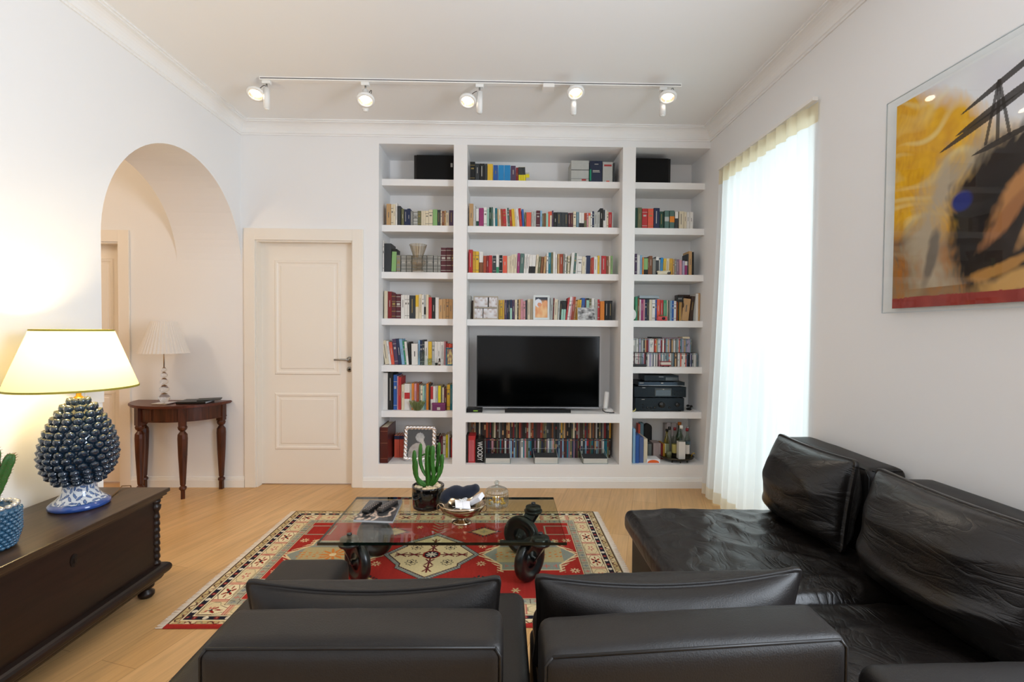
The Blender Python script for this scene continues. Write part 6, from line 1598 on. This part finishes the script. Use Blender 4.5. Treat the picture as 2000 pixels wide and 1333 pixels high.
b.prism([(NR[0]+.002, z)]+[p for p in pts if p[0] > NR[0]+.002]+[(NR[0]+.002, z+.104)], 1, .112, .120); b.build('dish', mat('white_porcelain', '#E4E6E2', .15, coat=1), t)
b = MB(); b.prism([(NR[0]+.0025, z+.012), (NR[0]+.014, z+.022), (NR[0]+.020, z+.035), (NR[0]+.012, z+.052), (NR[0]+.0025, z+.060)], 1, .1112, .1120); b.build('green_leaf', mat('green_print_leaf', '#4A7A4A', .4), t)
t = thing('black_luggage_tag', 'black tag with grey lettering hanging from the gold book, fourth right shelf', 'tag', (X(1330, 585, .13), .128, z))
x0, x1 = X(1323, 585, .13), X(1335, 585, .13); zt = Zp(1330, 578.5, .13); zb = Zp(1330, 590, .13)
b = MB(); b.box(x0, x1, .135, .141, zb, zt, 0, .001); b.tube([(x1-.004, .1335, zb+.01), (x1+.004, .1335, zb-.03), (x1-.002, .1335, zb-.05)], .004, 6); b.box(x0+.01, x0+.02, .136, .141, z, zb); b.build('tag_plate', mat('black_card', '#171717', .5), t)
b = MB()
for k in range(4): b.box(x0+.010+.009*k, x0+.016+.009*k, .1343, .135, zb+.022, zb+.036)
b.build('grey_letters', mat('grey_print', '#8A8A88', .5), t)
x0 = X(1357, 600, .16); 
for k, (pa_, pb_, pt_, c, lab) in enumerate(((1354.5, 1358.5, 580, 'lightgrey', 'light grey file leaning at the right of the fourth right shelf'), (1358.8, 1363.5, 574, 'white', 'white folder curving at the right of the fourth right shelf'), (1363.8, 1367.0, 573, 'tan', 'tan file against the wall, fourth right shelf'))):
    boxthing('document_file', lab, 'file', X(pa_, 600, .16), min(X(pb_, 600, .16), NR[1]-.004), .16, .38, SZ[3], Zp(pa_, pt_, .16), cover(c), 'file_body', bev=0)

# ---- third shelf right: small ornament
z = SZ[2]+.0003; x0, x1 = X(1283, 532, .11), X(1311.5, 532, .11)
t = thing('ceramic_dog', 'tiny cream lying animal figurine with a dark patch, third right shelf', 'figurine', ((x0+x1)/2, .115, z)); xm = (x0+x1)/2
b = MB().soft((.058, .010, .017), .009, (16, 6, 8), (0, .002, .002), lambda p, u: Vector((p.x, p.y, p.z+.004*u[0])), Matrix.Translation((xm-.002, .112, z+.018))); b.ball((x0+.012, .112, z+.026), .012, 12, 0, (1.2, .9, .8)); b.build('body', mat('cream_ceramic', '#D8CDB0', .25, coat=.8), t)
b = MB(); b.ball((x1-.026, .108, z+.015), .015, 14, 0, (1.5, .7, .9)); b.ball((x1-.012, .108, z+.028), .005, 8); b.ball((x1-.034, .108, z+.028), .005, 8); b.build('dark_kitten', mat('dark_ceramic', '#2A1F22', .2, coat=1), t)

# ---- bottom right niche: binders, paper shredder, boxes, drinks tray
z = BASE
for k, (pa_, pb_, pt_, y, c, lab) in enumerate(((1236.3, 1240.7, 838.5, .045, 'lightblue', 'pale blue binder at the left of the bottom right niche'), (1241.2, 1248.2, 851.5, .055, 'blue', 'blue binder, bright one of the pair in the bottom right niche'),
     (1248.8, 1256.8, 855, .065, 'blue', 'dusty blue binder right of the bright blue one, bottom right niche'), (1257.2, 1264.5, 858, .08, 'cream', 'cream patterned notebook right of the blue binders, bottom right niche'))):
    x0, x1 = max(X(pa_, 880, y), NR[0]+.002), X(pb_, 880, y); m = cover(c) if k != 2 else mat('dusty_blue', '#4A5E8E', .6)
    boxthing('ring_binder' if k < 3 else 'notebook', lab, 'binder' if k < 3 else 'notebook', x0, x1, y, y+.24, BASE, Zp(pa_+2, pt_, y), m, 'cover', bev=0)
for k, (pa_, pb_, pt_, y, c, lab) in enumerate(((1246.5, 1250.3, 829, .335, 'coral', 'coral book standing at the back, bottom right niche'), (1250.6, 1257, 827, .335, 'bluegrey', 'blue grey book standing at the back, bottom right niche'))):
    boxthing('book', lab, 'book', X(pa_, 850, y), X(pb_, 850, y), y, y+.07, BASE, Zp(pa_, pt_, y), cover(c), 'cover', bev=0)
x0, x1 = X(1258.5, 850, .33), X(1273.5, 850, .33); zt = Zp(1266, 829, .33)
t = thing('black_case', 'tall black case with a rounded top at the back, bottom right niche', 'case', ((x0+x1)/2, .36, BASE))
b = MB(); n_ = 10; r = (x1-x0)/2; pl = [(x0, BASE+.0003), (x1, BASE+.0003)]+[((x0+x1)/2+r*math.cos(PI*i/n_), zt-r+r*math.sin(PI*i/n_)) for i in range(n_+1)]
b.prism(pl, 1, .335, .39); b.build('case_body', mat('matt_black', '#0C0D0C', .6), t)
x0, x1 = X(1265.5, 880, .22), X(1273, 880, .22)
boxthing('grey_tin_box', 'narrow grey metal box behind the papers, bottom right niche', 'box', x0, x1, .22, .32, BASE, Zp(1269, 868, .22), mat('grey_metal', '#707472', .35, metal=.5), 'box_body')
x0, x1 = X(1276, 880, .20), X(1290.5, 880, .20)
for k in range(3):
    w_ = (x1-x0)/3
    boxthing('book', ['left', 'middle', 'right'][k]+' of three pinkish grey volumes in the bottom right niche', 'book', x0+w_*k+.0005, x0+w_*(k+1)-.0005, .20, .33, BASE, Zp(1283, 866.5, .20), mat('pinkish_grey', '#A89490', .6), 'cover', bev=0)
for k, (c, lab) in enumerate((('darkred', 'dark red volume left of the drinks tray, bottom right niche'), ('gold', 'gold edged volume left of the drinks tray, bottom right niche'))):
    x0 = X(1291.2+4*k, 880, .20); boxthing('book', lab, 'book', x0, x0+.016, .20, .33, BASE, Zp(1293, 868, .20), cover(c), 'cover', bev=0)
x0, x1 = X(1262.5, 900, .06), X(1289, 900, .06)
t = thing('paper_pack', 'white paper pack with an orange print lying in the bottom right niche', 'paper pack', ((x0+x1)/2, .1, BASE))
zz = BASE+.0003; MB().box(x0+.004, x1, .055, .185, zz, zz+.034, 0, .002).build('pack_body', mat('white_card', '#EDEBEE', .6), t)
n_ = 14; r = (x1-x0)*.43; cx_ = (x0+x1)/2
b = MB(); b.prism([(cx_+r*math.cos(PI*i/n_), zz+.003+.026*math.sin(PI*i/n_)) for i in range(n_+1)], 1, .0543, .055); tag(b.build('orange_print', mat('orange_print', '#E8601A', .5), t), 'orange half round print')
# tray and bottles
tx, ty = X(1326, 895, .10), .155; r = .155
t = thing('round_metal_tray', 'round dark metal tray carrying bottles in the bottom right niche', 'tray', (tx, ty, BASE)); zt = BASE+.026
b = MB(); b.lathe(tx, ty, [(0, zt), (.125, zt), (.142, zt+.006), (.150, zt+.018), (.153, zt+.018), (.145, zt+.003), (.128, zt-.004), (0, zt-.004)], 48, 0, True, False, sy=.85)
b.build('tray_dish', mat('dark_bronze', '#4A4438', .3, metal=.9, vary=.3, nscale=20), t)
for a in (-.9, .9, PI-.9, PI+.9, PI/2*3): 
    fx, fy_ = tx+.11*math.cos(a), ty+.11*.85*math.sin(a); MB().lathe(fx, fy_, [(0, BASE+.0003), (.006, BASE+.0003), (.004, BASE+.010), (.006, zt-.003), (0, zt-.003)], 10).build('tray_foot', mat('dark_bronze', '#4A4438', .3, metal=.9, vary=.3, nscale=20), t)
def bottle(px_, y, pyt, r, neck, glass, cap, lab, label, liquid=None, square=False):
    x = X(px_, 870, y); zb = zt+.0005; top = Zp(px_, pyt, y); h = top-zb
    t = thing('glass_bottle', label, 'bottle', (x, y, zb), 'bottles on the round tray')
    nn = 4 if square else 24; an = PI/4 if square else 0; rs_ = r*(1.25 if square else 1)
    sh = h*.58
    MB().lathe(x, y, [(0, zb), (rs_*.95, zb), (rs_, zb+.005), (rs_, zb+sh), (rs_*.75, zb+sh+.02), (neck, zb+h*.76), (neck, zb+h*.93), (0, zb+h*.93)], nn, 0, not square, False, ang=an).build('bottle_body', glass, t)
    if liquid: MB().lathe(x, y, [(0, zb+.004), (rs_*.88, zb+.004), (rs_*.9, zb+sh*liquid[1]), (0, zb+sh*liquid[1])], nn, 0, not square, True, ang=an).build('liquid', liquid[0], t)
    MB().lathe(x, y, [(0, zb+h*.90), (neck*1.25, zb+h*.90), (neck*1.3, zb+h*.99), (0, zb+h)], 16).build('bottle_cap', cap, t)
    if lab: 
        z0_, z1_ = zb+sh*lab[1], zb+sh*lab[2]
        MB().lathe(x, y, [(rs_*1.02, z0_), (rs_*1.02, z1_)], nn, 0, not square, False, ang=(an-PI*.0)).build('bottle_label', lab[0], t)
clr = mixmat('bottle_clear_glass', 'pane', '#E2E6E0', rough=.04); grn = mat('dark_green_glass', '#1C3A18', .1, coat=1); wl = mat('white_label', '#E6E2DA', .5)
amber = mat('yellow_liqueur', '#A89428', .1, trans=.5); redc = mat('red_foil', '#8A1E28', .35)
bottle(1307, .14, 833.5, .026, .010, clr, black, None, 'clear bottle with a black cap, left front on the round tray', (mat('pale_liquid', '#C9C49A', .1, trans=.5), .35))
bottle(1317.5, .175, 835, .026, .010, clr, redc, (mat('yellow_label', '#D8C878', .5), .25, .75), 'clear bottle with red foil and pale yellow label on the tray')
bottle(1330, .09, 831, .032, .012, clr, mat('white_cap', '#E8E4DC', .4), (wl, .05, .92), 'large bottle with a big white label at the front of the tray', None, True)
bottle(1326.5, .235, 824.5, .030, .013, grn, mat('orange_foil', '#B8681E', .4), (wl, .2, .6), 'dark green bottle with orange neck foil at the back of the tray')
bottle(1341.5, .11, 836.5, .024, .010, clr, redc, (wl, .3, .8), 'slim clear bottle with white round label, right side of the tray')
bottle(1343, .185, 833, .023, .010, clr, steel, (mat('blue_label', '#6A8AA0', .5), .5, .9), 'tall clear bottle with blue label at the right back of the tray')
bottle(1302, .215, 838, .024, .010, mat('brown_glass_amber', '#A89428', .1, trans=.6, coat=.5), black, (mat('green_white_label', '#C8CCB4', .5), .2, .8), 'squat yellowish bottle at the left back of the tray')
x0, x1 = X(1297, 850, .36), X(1322, 850, .36)
boxthing('gift_carton', 'tall transparent gift carton standing behind the bottles', 'carton', x0, x1, .335, .40, BASE, Zp(1310, 828, .34), mat('greyish_carton', '#A39A94', .5), 'carton_body', [('pale_panel', (-.045, -.010, -.0332, -.0326, .10, .31), mat('pale_panel', '#C9BFC0', .5)), ('pale_panel', (.002, .045, -.0332, -.0326, .18, .31), mat('pale_panel', '#C9BFC0', .5))])
t = thing('yellow_tassel', 'yellow ribbon tied at the right edge of the round tray', 'ribbon', (X(1352, 882, .12), .13, BASE+.05))
MB().tube([(X(1350, 885, .12), .125, zt+.012), (X(1352, 882, .12), .12, zt+.040), (X(1355, 880, .12), .118, zt+.052), (X(1357, 886, .12), .118, zt+.040)], .004, 6).build('ribbon', mat('gold_ribbon', '#C8A030', .4), t)

# ---- wall details
t = thing('light_switch', 'pale wall plate on the left wall behind the pine cone lamp', 'switch', (XL, -1.62, 1.08))
sw = onX(183, 775, XL)
MB().box(XL+.0003, XL+.010, sw.y-.06, sw.y+.06, sw.z-.04, sw.z+.04, 0, .003).build('switch_plate', trimm, t)
t.location = (XL, sw.y, sw.z); 
for ch in t.children: ch.location = (0, 0, 0); ch.data.transform(Matrix.Translation(Vector((XL, -1.62, 1.08))-Vector((XL, sw.y, sw.z))))

# ---- tidy up helper data
for o in bpy.data.objects:
    if '_o' in o: del o['_o']
    if o.get('label') is None and 'label' in o: del o['label']
    if o.get('category') is None and 'category' in o: del o['category']
bpy.context.view_layer.update()
